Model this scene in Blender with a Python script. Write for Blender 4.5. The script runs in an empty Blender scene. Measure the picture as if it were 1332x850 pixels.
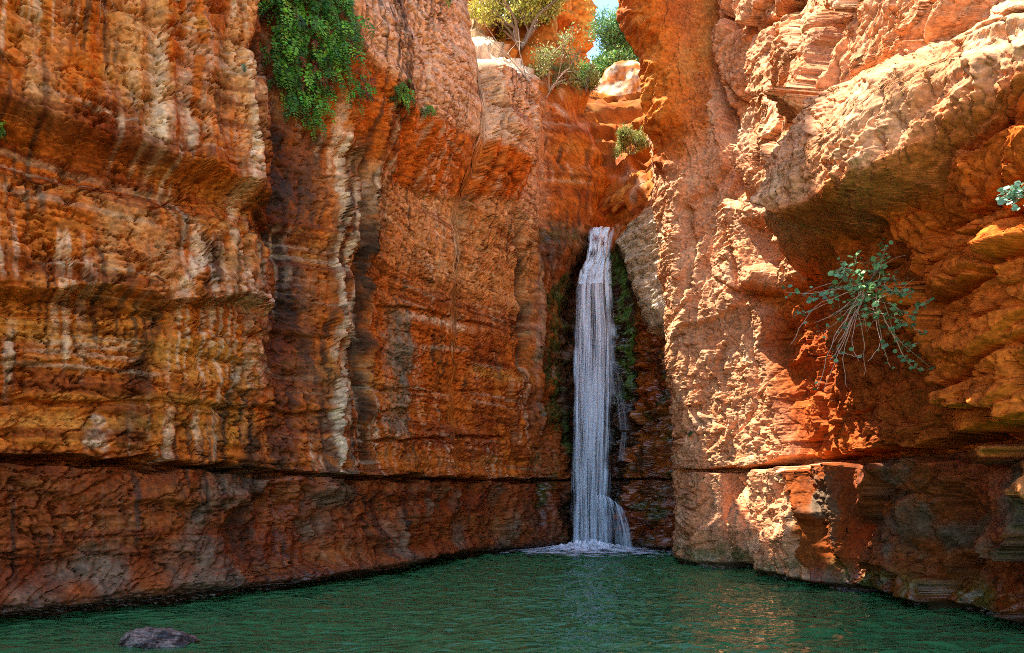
import bpy, math, random
import numpy as np
from mathutils import Vector
from concurrent.futures import ThreadPoolExecutor
random.seed(7)
SC = bpy.context.scene
COL = SC.collection
rng = np.random.default_rng(11)
F32 = np.float32

# ------------------------------------------------------------------ camera model (measured from the photograph)
FOC, CX, HZ, CAMZ = 900.0, 666.0, 646.0, 1.5      # focal length in px of the 1332 px wide photo, centre column, horizon row, eye height


def P(px, py, Y):
    """world point seen at pixel (px, py) at distance Y: used only to take measurements off the photo"""
    return np.array([(px - CX) / FOC * Y, Y, CAMZ + (HZ - py) / FOC * Y])


# ------------------------------------------------------------------ numpy noise
_perm = np.random.default_rng(3).permutation(256).astype(np.int32)
_perm = np.concatenate([_perm, _perm])
_ang = np.random.default_rng(5).uniform(0, 2 * np.pi, 256)
_gx, _gy = np.cos(_ang).astype(F32), np.sin(_ang).astype(F32)


_perm2 = ((_perm[np.arange(256)][None, :].astype(np.int32) * 7 + _perm[np.arange(256)][:, None] * 31) & 255)
_h2 = _perm[(_perm[(np.arange(256)[None, :])] + np.arange(256)[:, None]) & 255].ravel()
_GX, _GY = _gx[_h2], _gy[_h2]
_POOL = ThreadPoolExecutor(4)


def _perlin_core(x, y):
    xf = np.floor(x); yf = np.floor(y)
    xi = xf.astype(np.int32); yi = yf.astype(np.int32)
    xf = x - xf; yf = y - yf
    u = xf * xf * xf * (xf * (xf * 6 - 15) + 10); v = yf * yf * yf * (yf * (yf * 6 - 15) + 10)
    x0 = xi & 255; x1 = (xi + 1) & 255; y0 = (yi & 255) << 8; y1 = ((yi + 1) & 255) << 8
    i = y0 | x0; a = _GX.take(i) * xf + _GY.take(i) * yf
    i = y0 | x1; b = _GX.take(i) * (xf - 1) + _GY.take(i) * yf
    a += u * (b - a)
    i = y1 | x0; c = _GX.take(i) * xf + _GY.take(i) * (yf - 1)
    i = y1 | x1; b = _GX.take(i) * (xf - 1) + _GY.take(i) * (yf - 1)
    c += u * (b - c)
    return (a + v * (c - a)) * F32(1.5)


def _chunked(fn, x, y):
    n = x.size
    if n < 40000: return fn(x, y)
    xr = x.ravel(); yr = y.ravel()
    cuts = list(range(0, n, 32768)) + [n]
    res = list(_POOL.map(lambda k: fn(xr[cuts[k]:cuts[k + 1]], yr[cuts[k]:cuts[k + 1]]), range(len(cuts) - 1)))
    if isinstance(res[0], tuple):
        return tuple(np.concatenate(r).reshape(x.shape) for r in zip(*res))
    return np.concatenate(res).reshape(x.shape)


def _up(c, k, shape):
    """bilinear upsampling of a coarse grid (stride k)"""
    nr, nc = shape
    fr = np.arange(nr, dtype=F32) / k; i = np.minimum(fr.astype(np.int32), c.shape[0] - 2); f = (fr - i)[:, None].astype(F32)
    c = c[i] * (1 - f) + c[i + 1] * f
    fc = np.arange(nc, dtype=F32) / k; j = np.minimum(fc.astype(np.int32), c.shape[1] - 2); g = (fc - j)[None, :].astype(F32)
    return c[:, j] * (1 - g) + c[:, j + 1] * g


def perlin(x, y, seed=0):
    x = np.asarray(x, F32); y = np.asarray(y, F32)
    if x.shape != y.shape: x, y = np.broadcast_arrays(x, y)
    ox, oy = F32((seed * 17.31) % 200), F32((seed * 9.77) % 200)
    if x.ndim == 2 and min(x.shape) > 200:
        xs, ys = x[::7, ::7], y[::7, ::7]
        st = max(np.percentile(np.abs(np.diff(q, axis=ax)), 99) for q in (xs, ys) for ax in (0, 1)) / 7 + 1e-9
        k = 8 if st * 8 < 0.08 else 4 if st * 4 < 0.08 else 2 if st * 2 < 0.08 else 1
        if k > 1:
            ri = np.minimum(np.arange(0, x.shape[0] + k, k), x.shape[0] + k)
            pr = (-(-x.shape[0] // k)) * k + 1 - x.shape[0]; pc = (-(-x.shape[1] // k)) * k + 1 - x.shape[1]
            rr = np.r_[np.arange(0, x.shape[0], k), x.shape[0] - 1]; cc = np.r_[np.arange(0, x.shape[1], k), x.shape[1] - 1]
            c = _chunked(_perlin_core, np.ascontiguousarray(x[np.ix_(rr, cc)] + ox), np.ascontiguousarray(y[np.ix_(rr, cc)] + oy))
            return _up(c, k, x.shape)
    return _chunked(_perlin_core, np.ascontiguousarray(x + ox), np.ascontiguousarray(y + oy))


def fbm(x, y, octv=4, seed=0, gain=0.5, lac=2.03):
    s = 0; a = 1.0; t = 0
    for i in range(octv):
        s = s + a * perlin(x, y, seed + i); t += a
        a *= gain; x = np.asarray(x) * lac; y = np.asarray(y) * lac
    return s / t


def ridged(x, y, octv=4, seed=0, gain=0.5, lac=2.1):
    s = 0; a = 1.0; t = 0
    for i in range(octv):
        s = s + a * (1 - np.abs(perlin(x, y, seed + i)) * 1.6); t += a
        a *= gain; x = np.asarray(x) * lac; y = np.asarray(y) * lac
    return s / t


def billow(x, y, octv=4, seed=0, gain=0.5, lac=2.1):
    s = 0; a = 1.0; t = 0
    for i in range(octv):
        s = s + a * np.abs(perlin(x, y, seed + i)) * 1.6; t += a
        a *= gain; x = np.asarray(x) * lac; y = np.asarray(y) * lac
    return s / t


def _worley_core(x, y, jit=0.85):
    xi = np.floor(x).astype(np.int32); yi = np.floor(y).astype(np.int32)
    f1 = np.full(x.shape, 9., F32); f2 = np.full(x.shape, 9., F32); cid = np.zeros(x.shape, np.int32)
    for dx in (-1, 0, 1):
        for dy in (-1, 0, 1):
            cx = xi + dx; cy = yi + dy
            h = _h2.take(((cy & 255) << 8) | (cx & 255))
            h2 = _perm.take((h + 91) & 255)
            qx = cx - x + F32(0.5 - jit * 0.5) + h * F32(jit / 255); qy = cy - y + F32(0.5 - jit * 0.5) + h2 * F32(jit / 255)
            d = np.sqrt(qx * qx + qy * qy).astype(F32)
            closer = d < f1
            f2 = np.where(closer, f1, np.minimum(f2, d))
            cid = np.where(closer, _perm.take((h + 37) & 255), cid)
            f1 = np.where(closer, d, f1)
    return f1, f2 - f1, (cid / 255.0).astype(F32)


def worley(x, y, seed=0, jit=0.85):
    """distance to the nearest point, f2-f1 (small on a cell's edge) and a random value per cell"""
    x = np.ascontiguousarray(np.asarray(x, F32) + F32(seed * 13.7)); y = np.ascontiguousarray(np.asarray(y, F32) + F32(seed * 7.3))
    return _chunked(_worley_core, x, y)


def _facet_core(x, y, jit=0.9, cheb=False):
    xi = np.floor(x).astype(np.int32); yi = np.floor(y).astype(np.int32)
    f1 = np.full(x.shape, 9., F32); f2 = np.full(x.shape, 9., F32); cid = np.zeros(x.shape, np.int32)
    ox = np.zeros(x.shape, F32); oy = np.zeros(x.shape, F32)
    for dx in (-1, 0, 1):
        for dy in (-1, 0, 1):
            cx = xi + dx; cy = yi + dy
            h = _h2.take(((cy & 255) << 8) | (cx & 255))
            h2 = _perm.take((h + 91) & 255)
            qx = cx - x + F32(0.5 - jit * 0.5) + h * F32(jit / 255); qy = cy - y + F32(0.5 - jit * 0.5) + h2 * F32(jit / 255)
            d = (np.maximum(np.abs(qx), np.abs(qy)) if cheb else np.sqrt(qx * qx + qy * qy)).astype(F32)
            closer = d < f1
            f2 = np.where(closer, f1, np.minimum(f2, d))
            cid = np.where(closer, _perm.take((h + 37) & 255), cid)
            ox = np.where(closer, qx, ox); oy = np.where(closer, qy, oy)
            f1 = np.where(closer, d, f1)
    a = _perm.take((cid + 11) & 255) * F32(2 / 255) - 1; b = _perm.take((cid + 53) & 255) * F32(2 / 255) - 1
    return f2 - f1, (cid * F32(1 / 255.0)).astype(F32), (a * ox + b * oy).astype(F32)


def facets(x, y, seed=0, step=0.5, tilt=0.7, crack=0.15, cw=0.10, jit=0.9, cheb=False):
    """broken rock: flat tilted faces that meet in sharp edges, some with an open joint between them (about -0.5..0.5)"""
    x = np.ascontiguousarray(np.asarray(x, F32) + F32(seed * 13.7)); y = np.ascontiguousarray(np.asarray(y, F32) + F32(seed * 7.3))
    e, cid, t = _chunked(lambda a, b: _facet_core(a, b, jit, cheb), x, y)
    return step * (cid - 0.5) + tilt * t - crack * (1 - sst(0.0, cw, e)) * (0.3 + 0.7 * ((cid * 7.3) % 1.0))


def sst(a, b, x):
    t = np.clip((x - a) / (b - a), 0, 1)
    return t * t * (3 - 2 * t)


def win(x, a, b, soft):
    return sst(a - soft, a + soft, x) * (1 - sst(b - soft, b + soft, x))


def lerp(a, b, t):
    return a + (b - a) * t


def catmull(pts, n):
    pts = np.asarray(pts, float)
    p = np.vstack([2 * pts[0] - pts[1], pts, 2 * pts[-1] - pts[-2]])
    out = []
    for i in range(1, len(p) - 2):
        t = np.linspace(0, 1, n, endpoint=False)[:, None]
        out.append(0.5 * (2 * p[i] + (p[i + 1] - p[i - 1]) * t + (2 * p[i - 1] - 5 * p[i] + 4 * p[i + 1] - p[i + 2]) * t ** 2
                          + (-p[i - 1] + 3 * p[i] - 3 * p[i + 1] + p[i + 2]) * t ** 3))
    out.append(pts[-1:])
    return np.vstack(out)


# ------------------------------------------------------------------ mesh helpers
def mesh_np(name, co, faces, mat=None, cols=None, smooth=True, attrs=None, uv=None):
    """co (n,3); faces (m,3|4) int array; one mesh object"""
    me = bpy.data.meshes.new(name)
    co = np.ascontiguousarray(co, F32); faces = np.ascontiguousarray(faces, np.int32)
    k = faces.shape[1]; m = len(faces)
    me.vertices.add(len(co)); me.vertices.foreach_set("co", co.ravel())
    me.loops.add(m * k); me.loops.foreach_set("vertex_index", faces.ravel())
    me.polygons.add(m)
    me.polygons.foreach_set("loop_start", np.arange(0, m * k, k, dtype=np.int32))
    me.polygons.foreach_set("use_smooth", np.full(m, smooth, bool))
    me.update(calc_edges=True)
    if cols is not None:
        a = me.color_attributes.new("Col", 'FLOAT_COLOR', 'POINT')
        c = np.ones((len(co), 4), F32); c[:, :cols.shape[1]] = cols
        a.data.foreach_set("color", c.ravel())
    for k_, v_ in (attrs or {}).items():
        a = me.attributes.new(k_, 'FLOAT', 'POINT'); a.data.foreach_set("value", np.ascontiguousarray(v_, F32).ravel())
    o = bpy.data.objects.new(name, me); COL.objects.link(o)
    if mat: me.materials.append(mat)
    return o


def grid_faces(nr, nc, flip=False):
    i = np.arange(nr * nc, dtype=np.int32).reshape(nr, nc)
    q = np.stack([i[:-1, :-1], i[:-1, 1:], i[1:, 1:], i[1:, :-1]], -1).reshape(-1, 4)
    return q[:, ::-1] if flip else q


def tag(o, label=None, cat=None, group=None, kind=None):
    if label: o['label'] = label
    if cat: o['category'] = cat
    if group: o['group'] = group
    if kind: o['kind'] = kind
    return o


def empty(name, loc, label, cat, group=None):
    o = bpy.data.objects.new(name, None); COL.objects.link(o); o.location = Vector([float(c) for c in loc])
    return tag(o, label, cat, group)


def child(o, parent):
    """parent o (built in world coordinates) under an unrotated empty"""
    o.parent = parent
    lx = parent.location
    o.location = (-lx[0], -lx[1], -lx[2])
    return o


class Geo:
    """collects polygons with per-vertex colour"""
    def __init__(s): s.v = []; s.f = []; s.c = []; s.n = 0

    def add(s, v, f, c):
        v = np.asarray(v, float); f = np.asarray(f, int)
        s.v.append(v); s.f.append(f + s.n); s.n += len(v)
        c = np.asarray(c, float)
        s.c.append(np.broadcast_to(c, (len(v), 3)) if c.ndim == 1 else c)

    def tube(s, pts, r0, r1, col, k=5):
        pts = np.asarray(pts, float); n = len(pts)
        t = np.gradient(pts, axis=0); t /= np.linalg.norm(t, axis=1)[:, None] + 1e-9
        ref = np.array([0.31, 0.47, 0.83])
        a = np.cross(t, ref); a /= np.linalg.norm(a, axis=1)[:, None] + 1e-9
        b = np.cross(t, a)
        ang = np.linspace(0, 2 * np.pi, k, endpoint=False)
        r = np.linspace(r0, r1, n)
        v = pts[:, None, :] + r[:, None, None] * (np.cos(ang)[None, :, None] * a[:, None, :] + np.sin(ang)[None, :, None] * b[:, None, :])
        f = []
        for i in range(n - 1):
            for j in range(k):
                f.append((i * k + j, i * k + (j + 1) % k, (i + 1) * k + (j + 1) % k, (i + 1) * k + j))
        s.add(v.reshape(-1, 3), f, col)

    def build(s, name, mat, smooth=True):
        return mesh_np(name, np.vstack(s.v), np.vstack(s.f), mat, np.vstack(s.c), smooth)


# ------------------------------------------------------------------ materials
def new_mat(name):
    m = bpy.data.materials.new(name); m.use_nodes = True
    nt = m.node_tree; nt.nodes.clear()
    out = nt.nodes.new('ShaderNodeOutputMaterial')
    return m, nt, out


def nd(nt, typ, **kw):
    n = nt.nodes.new(typ)
    for k, v in kw.items():
        if k.startswith('i_'): n.inputs[k[2:].replace('_', ' ')].default_value = v
        else: setattr(n, k, v)
    return n


def rock_mat(name, bump=0.5, fine=1.0, vscale=1.0):
    m, nt, out = new_mat(name)
    L = nt.links.new
    p = nd(nt, 'ShaderNodeBsdfPrincipled')
    ca = nd(nt, 'ShaderNodeVertexColor', layer_name='Col')
    wet = nd(nt, 'ShaderNodeAttribute', attribute_name='wet')
    tc = nd(nt, 'ShaderNodeTexCoord')
    n1 = nd(nt, 'ShaderNodeTexNoise'); n1.inputs['Scale'].default_value = 22 * vscale; n1.inputs['Detail'].default_value = 8; n1.inputs['Roughness'].default_value = 0.65
    n2 = nd(nt, 'ShaderNodeTexNoise'); n2.inputs['Scale'].default_value = 70 * vscale; n2.inputs['Detail'].default_value = 4
    L(tc.outputs['Object'], n1.inputs['Vector']); L(tc.outputs['Object'], n2.inputs['Vector'])
    # colour grain: x0.6..1.4
    mr = nd(nt, 'ShaderNodeMapRange'); mr.inputs['From Min'].default_value = 0.3; mr.inputs['From Max'].default_value = 0.7
    mr.inputs['To Min'].default_value = 0.62; mr.inputs['To Max'].default_value = 1.35
    L(n1.outputs['Fac'], mr.inputs['Value'])
    vm = nd(nt, 'ShaderNodeVectorMath', operation='SCALE'); L(ca.outputs['Color'], vm.inputs[0]); L(mr.outputs['Result'], vm.inputs['Scale'])
    L(vm.outputs['Vector'], p.inputs['Base Color'])
    rr = nd(nt, 'ShaderNodeMapRange'); rr.inputs['To Min'].default_value = 0.85; rr.inputs['To Max'].default_value = 0.22
    L(wet.outputs['Fac'], rr.inputs['Value']); L(rr.outputs['Result'], p.inputs['Roughness'])
    rs = nd(nt, 'ShaderNodeMapRange'); rs.inputs['To Min'].default_value = 0.10; rs.inputs['To Max'].default_value = 0.6
    L(wet.outputs['Fac'], rs.inputs['Value']); L(rs.outputs['Result'], p.inputs['Specular IOR Level'])
    b1 = nd(nt, 'ShaderNodeBump'); b1.inputs['Strength'].default_value = bump; b1.inputs['Distance'].default_value = 0.022 * fine
    L(n1.outputs['Fac'], b1.inputs['Height'])
    b2 = nd(nt, 'ShaderNodeBump'); b2.inputs['Strength'].default_value = bump * 0.5; b2.inputs['Distance'].default_value = 0.006 * fine
    L(n2.outputs['Fac'], b2.inputs['Height']); L(b1.outputs['Normal'], b2.inputs['Normal'])
    L(b2.outputs['Normal'], p.inputs['Normal'])
    L(p.outputs['BSDF'], out.inputs['Surface'])
    return m


# rock palette (linear albedo)
ORANGE = np.array([0.52, 0.135, 0.014]); RUST = np.array([0.27, 0.052, 0.006]); OCHRE = np.array([0.52, 0.215, 0.032])
TAN = np.array([0.56, 0.29, 0.10]); CREAM = np.array([0.68, 0.52, 0.31]); DARK = np.array([0.03, 0.02, 0.012])
GREYG = np.array([0.20, 0.18, 0.11]); MOSS = np.array([0.045, 0.075, 0.012]); DEEP = np.array([0.20, 0.036, 0.008])
PINK = np.array([0.56, 0.265, 0.125])


def cmix(c, col, m):
    m = np.clip(m, 0, 1)[..., None]
    return c * (1 - m) + np.asarray(col) * m


class Wall:
    """a rock face along a plan curve: columns along the curve (arc length s), rows up the face"""
    def __init__(w, plan, side, ncol, extra=None):
        c = catmull(plan, 60)
        seg = np.r_[0, np.cumsum(np.linalg.norm(np.diff(c, axis=0), axis=1))]
        dens = np.r_[0, np.cumsum(np.diff(seg) / np.maximum(0.5 * (c[1:, 1] + c[:-1, 1]), 4.5))]
        if extra is not None:                                    # more columns where the relief turns away along s
            sm = 0.5 * (seg[1:] + seg[:-1]); k = np.sqrt(1 + np.interp(sm, extra[0], extra[1]) ** 2)
            dens = np.r_[0, np.cumsum(np.diff(dens) * k)]
        u = np.linspace(0, dens[-1], ncol)
        w.s = np.interp(u, dens, seg)
        w.B = np.stack([np.interp(w.s, seg, c[:, 0]), np.interp(w.s, seg, c[:, 1])], -1)
        t = np.gradient(w.B, axis=0) / np.gradient(w.s)[:, None]; 
        k = np.hanning(41); k /= k.sum()
        n = np.stack([side * t[:, 1], -side * t[:, 0]], -1)
        npad = np.pad(n, ((20, 20), (0, 0)), mode='edge')
        n = np.stack([np.convolve(npad[:, i], k, 'valid') for i in (0, 1)], -1)
        w.N = n / np.linalg.norm(n, axis=1)[:, None]
        w.px_limit = None

    def at(w, px, py, d=0.0):
        """(s, z) on the face (pushed out by d) that the photo shows at (px, py)"""
        q = w.B + w.N * d
        r = q[:, 0] / q[:, 1]
        lo, hi = w.vis
        idx = np.arange(lo, hi)
        rr = r[lo:hi]; o = np.argsort(rr, kind='stable')
        s = np.interp((px - CX) / FOC, rr[o], w.s[idx][o])
        Y = np.interp(s, w.s, q[:, 1])
        return float(s), float(CAMZ + (HZ - py) / FOC * Y)

    def solve(w, px, py, D):
        """the same on a face that leans out by D(s, z): the nearest place along the line of sight"""
        k = (px - CX) / FOC
        den = w.N[:, 0] - k * w.N[:, 1]; den = np.where(np.abs(den) < 1e-4, 1e-4, den)
        d = (k * w.B[:, 1] - w.B[:, 0]) / den; Y = w.B[:, 1] + w.N[:, 1] * d; z = CAMZ + (HZ - py) / FOC * Y
        f = d - D(w.s, z); ok = (Y > 1.5) & (np.abs(d) < 5)
        i = np.flatnonzero((f[:-1] * f[1:] <= 0) & ok[:-1] & ok[1:])
        if len(i) == 0: return w.at(px, py)
        i = i[np.argmin(Y[i])]; t = f[i] / (f[i] - f[i + 1] + 1e-12)
        return float(w.s[i] + t * (w.s[i + 1] - w.s[i])), float(z[i] + t * (z[i + 1] - z[i]))

    def poly(w, pts, d=0.0):
        return np.array([w.at(p[0], p[1], d) for p in pts])


def H_(S, Z, poly, wob=0.05, seed=0, soft=0.25):
    """signed height above a mostly horizontal line, and a window along it (S must be the same in every row)"""
    p = poly[np.argsort(poly[:, 0])]
    st = np.linspace(-1, 40, 4000)
    zl = np.interp(st, p[:, 0], p[:, 1]) + wob * fbm(st * 1.3, st * 0 + seed * .37, 3, seed)
    if S[0, 0] == S[-1, 0] and S[0, S.shape[1] // 2] == S[-1, S.shape[1] // 2]:
        s = S[0]; z0 = np.interp(s, st, zl)[None, :]; wn = win(s, p[0, 0], p[-1, 0], soft)[None, :]
    else:
        f = (S + 1) * F32(3999 / 41); k = np.clip(f.astype(np.int32), 0, 3998); f = f - k; zl = zl.astype(F32)
        z0 = zl.take(k) * (1 - f) + zl.take(k + 1) * f; wn = win(st, p[0, 0], p[-1, 0], soft).astype(F32).take(k)
    return (Z - z0).astype(F32), wn.astype(F32)


def V_(S, Z, poly, wob=0.05, seed=0, soft=0.25):
    """signed offset along s from a mostly vertical line, and a window up it"""
    p = poly[np.argsort(poly[:, 1])]
    zt = np.linspace(-2, 34, 1500)
    sl = np.interp(zt, p[:, 1], p[:, 0]) + wob * fbm(zt * 1.1, zt * 0 + seed * .37, 3, seed)
    k = np.clip(((Z + 2) * (1499 / 36)).astype(np.int32), 0, 1499)
    return S - sl.astype(F32).take(k), win(zt, p[0, 1], p[-1, 1], soft).astype(F32).take(k)


def block(mask):
    r = np.flatnonzero(mask.any(1)); c = np.flatnonzero(mask.any(0))
    if len(r) == 0 or len(c) == 0: return None
    return slice(r[0], r[-1] + 1), slice(c[0], c[-1] + 1)


def inside(S, Z, poly, soft=0.1):
    """soft mask of a polygon given in (s, z), and the signed distance to its outline"""
    pad = 1.3
    full = np.full(S.shape, -9, F32)
    lo, hi = poly.min(0) - pad, poly.max(0) + pad
    bl = block((S > lo[0]) & (S < hi[0]) & (Z > lo[1]) & (Z < hi[1]))
    if bl is None: return np.zeros(S.shape, F32), full
    S = S[bl]; Z = Z[bl]
    n = len(poly); ins = np.zeros(S.shape, bool); dist = np.full(S.shape, 1e9, F32)
    for i in range(n):
        x0, y0 = poly[i]; x1, y1 = poly[(i + 1) % n]
        cond = ((y0 > Z) != (y1 > Z))
        xi = (x1 - x0) * (Z - y0) / (y1 - y0 + 1e-9) + x0
        ins ^= cond & (S < xi)
        dx, dy = x1 - x0, y1 - y0
        t = np.clip(((S - x0) * dx + (Z - y0) * dy) / (dx * dx + dy * dy + 1e-12), 0, 1)
        dist = np.minimum(dist, (S - x0 - t * dx) ** 2 + (Z - y0 - t * dy) ** 2)
    dist = np.sqrt(dist)
    full[bl] = np.where(ins, dist, -dist)
    return sst(-soft, soft, full), full


# ================================================================== LEFT CLIFF with the waterfall alcove
def blockz_(Z, alc):
    return (sst(2.0, 2.3, Z) - sst(4.6, 5.2, Z)) * (1 - alc)


def build_left(NC=1050, NR1=880, NR2=110, prep=None, pilot=False):
    w = Wall([(-9.0, 1.0), (-8.3, 4.5), (-7.2, 6.7), (-6.1, 8.2), (-4.5, 9.9), (-3.05, 12.2), (-2.1, 14.3), (-1.2, 16.3), (0.2, 18.4), (1.55, 19.9),
              (1.95, 20.75), (2.5, 21.0), (3.1, 20.95), (3.6, 20.4), (3.9, 19.5), (4.35, 18.6), (5.2, 17.9)], 1, NC)
    w.vis = (int(NC * 0.16), NC - 6)
    s = w.s
    S_ = lambda px: w.at(px, 640)[0]
    # height of the rim; its unseen front part raised to keep sun off the pool
    rim_px = [-900, 0, 256, 380, 440, 520, 586, 592, 610, 640, 690, 712, 735, 752, 766, 798, 812, 835, 862, 900]
    rim_y = {592: 100, 610: 108, 640: 112, 690: 112}
    rz = []
    for p_ in rim_px:
        if p_ <= 586: rz.append({-900: 19.0, 0: 20.2, 256: 21.9, 380: 21.2, 440: 18.0, 520: 14.7, 586: 13.4}[p_])
        elif p_ in rim_y: rz.append(w.at(p_, rim_y[p_])[1])
        else: rz.append({712: 12.1, 735: 11.3, 752: 10.1, 766: 9.15, 798: 9.15, 812: 9.45, 835: 9.75, 862: 10.3, 900: 10.4}[p_])
    rs = [(-1 if p_ < 0 else S_(p_)) for p_ in rim_px]
    ztop = np.interp(s, rs, rz)
    ztop = ztop + 0.12 * fbm(s * 1.1, s * 0, 3, 4) + 0.7 * fbm(s * 0.75, s * 0, 4, 5) * (1 - sst(S_(300), S_(520), s))
    t = np.linspace(0, 1, NR1)
    if prep:                                                       # every column spreads its rows over the shaped face
        sp, tp, dp, zp = prep
        L = np.zeros(dp.shape); Ysp = np.interp(sp, s, w.B[:, 1]); wv = np.where(zp[1:] > (2.4 + 0.718 * Ysp)[None, :], 0.15, 1.0)
        L[1:] = np.cumsum(np.hypot(np.diff(zp, axis=0), 0.9 * np.diff(dp, axis=0)) * wv, axis=0); L /= L[-1:]
        Tp = np.stack([np.interp(t, L[:, i], tp) for i in range(len(sp))], 1)
        pad = np.pad(Tp, ((0, 0), (2, 2)), mode='edge'); Tp = sum(pad[:, i:i + len(sp)] for i in range(5)) / 5
        f = np.interp(s, sp, np.arange(len(sp))); i0 = np.minimum(f.astype(int), len(sp) - 2); f = (f - i0)[None, :]
        T = Tp[:, i0] * (1 - f) + Tp[:, i0 + 1] * f
    else:
        T = np.broadcast_to(t[:, None], (NR1, NC))
    Zw = -0.9 + T * (ztop[None, :] + 0.9)
    # rows that run back over the rim: (angle, length)
    v = np.linspace(0, 1, NR2 + 1)[1:, None] ** 1.15 * 17
    a1 = np.radians(np.interp(s, [S_(586), S_(592), S_(690), S_(735), S_(766), S_(835), S_(880)], [-12, 52, 52, 66, 70, 68, 60]))
    l1 = np.interp(s, [S_(586), S_(592), S_(650), S_(690), S_(735), S_(766), S_(835), S_(880)], [1, 1.5, 2.0, 3.0, 5.2, 6.3, 5.6, 5.0])
    a2 = np.radians(np.interp(s, [S_(586), S_(592), S_(650), S_(700), S_(766)], [-15, 5, 20, 20, 10]))
    v1 = np.minimum(v, l1[None, :]); v2 = np.maximum(v - l1[None, :], 0)
    hb = v1 * np.cos(a1) + v2 * np.cos(a2)
    zb = ztop[None, :] + v1 * np.sin(a1) + v2 * np.sin(a2)
    S = np.broadcast_to(s[None, :], (NR1 + NR2, NC)).astype(F32).copy()
    Zr = np.vstack([Zw, zb]).astype(F32)
    Z = np.vstack([Zw, ztop[None, :] + v]).astype(F32)            # distance up the face: the coordinate of the relief
    back = np.vstack([np.zeros_like(Zw), hb]).astype(F32)
    onface = 1 - sst(0.0, 0.5, back)
    PL = lambda pts, d=0.0: w.poly(pts, d)
    spx = lambda p_: S_(p_)

    # ------------------------------------------------ relief
    d = 0.38 * fbm(S / 3.6, Z / 4.2, 3, 1) + 0.07 * fbm(S / 1.1, Z / 0.6, 2, 2)
    lower = 1 - sst(1.9, 2.05, Z)                                # below the long crack
    # laid-down beds: steps of the face with height
    warp = Z + 0.10 * fbm(S * 0.35, Z * 0.35, 2, 8)
    bed = fbm(warp * 1.9, S * 0.10, 3, 20, 0.6)
    fine_bed = fbm(warp * 9.0, S * 0.35, 3, 21, 0.6)
    alc = win(S, spx(735), spx(892), 0.25)
    d += 0.65 * np.exp(-((S - spx(750)) / 0.6) ** 2) * sst(9.0, 10.4, Z)
    d += 0.95 * np.exp(-((S - spx(738)) / 0.85) ** 2) * sst(7.0, 9.2, Z)   # the face curls in towards the lip of the fall
    d += 0.14 * bed * (1 - 0.3 * alc)
    lamz = np.interp(s, [spx(0), spx(330), spx(480), spx(690)], [5.72, 5.70, 5.75, 6.1])[None, :]
    lam = np.exp(-((Z - lamz) / 0.30) ** 4) * win(S, -1, spx(695), 0.4)
    d += fine_bed * (0.018 + 0.07 * lam)
    d -= 0.26 * lam * (1 - sst(spx(330), spx(420), S)) + 0.10 * lam
    # upper left block hangs over the laminated band
    up = sst(0.06, 0.24, Z - lamz - 0.18 + 0.10 * fbm(S * 1.5, S * 0, 3, 9))
    d += 0.36 * up * (1 - sst(spx(325), spx(350), S))
    # vertical draperies on it
    zone = up * (1 - sst(spx(320), spx(345), S)) * sst(spx(40), spx(150), S)
    drape = ridged(S * 1.55 + 0.3 * fbm(S * .5, Z * .6, 2, 31), Z * 0.16, 3, 30)
    d += zone * 0.34 * (drape - 0.6)
    # rounded nose below the band, hanging over the middle course
    nl = PL([(-60, 385), (60, 392), (150, 388), (205, 404), (250, 404), (300, 396), (345, 405)])
    h, wn = H_(S, Z, nl, 0.06, 3, 0.3)
    d += wn * 0.42 * sst(-0.03, 0.10, h) * (1 - 0.75 * sst(0.3, 1.5, h))
    d += wn * 0.22 * sst(0.7, 1.3, h) * (1 - sst(1.42, 1.56, h))
    ribs = ridged(S * 1.3 + 0.2 * fbm(S, Z, 2, 5), Z * 0.2, 2, 41)
    d += wn * sst(0, .3, h) * (1 - sst(1.2, 1.7, h)) * 0.16 * (ribs - 0.6)
    # course lines of the middle
    for pts, ov, gd, gw in (([(-60, 527), (120, 523), (250, 526), (330, 532), (440, 540)], 0.07, 0.10, 0.035),
                            ([(-60, 405), (60, 412), (200, 408)], 0.05, 0.08, 0.03),
                            ([(230, 420), (300, 440), (380, 428), (430, 440)], 0.04, 0.06, 0.03),
                            ([(0, 480), (90, 470), (110, 440), (150, 430)], 0.03, 0.04, 0.02),
                            ([(480, 505), (560, 510), (660, 505)], 0.05, 0.06, 0.03),
                            ([(480, 575), (540, 570), (660, 568)], 0.08, 0.10, 0.03),
                            ([(490, 395), (560, 405), (640, 425)], 0.08, 0.06, 0.02)):
        h, wn = H_(S, Z, PL(pts), 0.07, 50 + int(pts[0][1]))
        d += wn * ov * sst(-0.015, 0.04, h) * np.exp(-np.maximum(h, 0) / 0.7)
        d -= wn * gd * np.exp(-(h / gw) ** 2)
    # the long open crack just above head height
    cr = PL([(-200, 590), (0, 597), (180, 602), (300, 611), (440, 621), (560, 624), (700, 625), (745, 625), (800, 624), (885, 624)])
    h, wn = H_(S, Z, cr, 0.06, 60, 0.6)
    thick = 0.055 * np.clip(0.95 + 2.2 * fbm(S * 1.1, S * 0, 4, 61), 0.12, 2.2) * (1 - 0.55 * alc)
    d += wn * (0.22 - 0.12 * alc) * sst(0.0, 0.05, h) * np.exp(-np.maximum(h, 0) / 0.8)
    d += wn * 0.10 * (1 - sst(0, 0.03, -h)) * 0
    d -= wn * 0.55 * (1 - sst(thick * 0.7, thick * 1.35, np.abs(h)))
    # foot of the cliff: undercut with a thin shelf above it
    d -= 0.35 * (1 - sst(0.03, 0.16, Z + 0.05 * fbm(S * 1.2, S * 0, 3, 63))) * (1 - 0.5 * alc)
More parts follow.
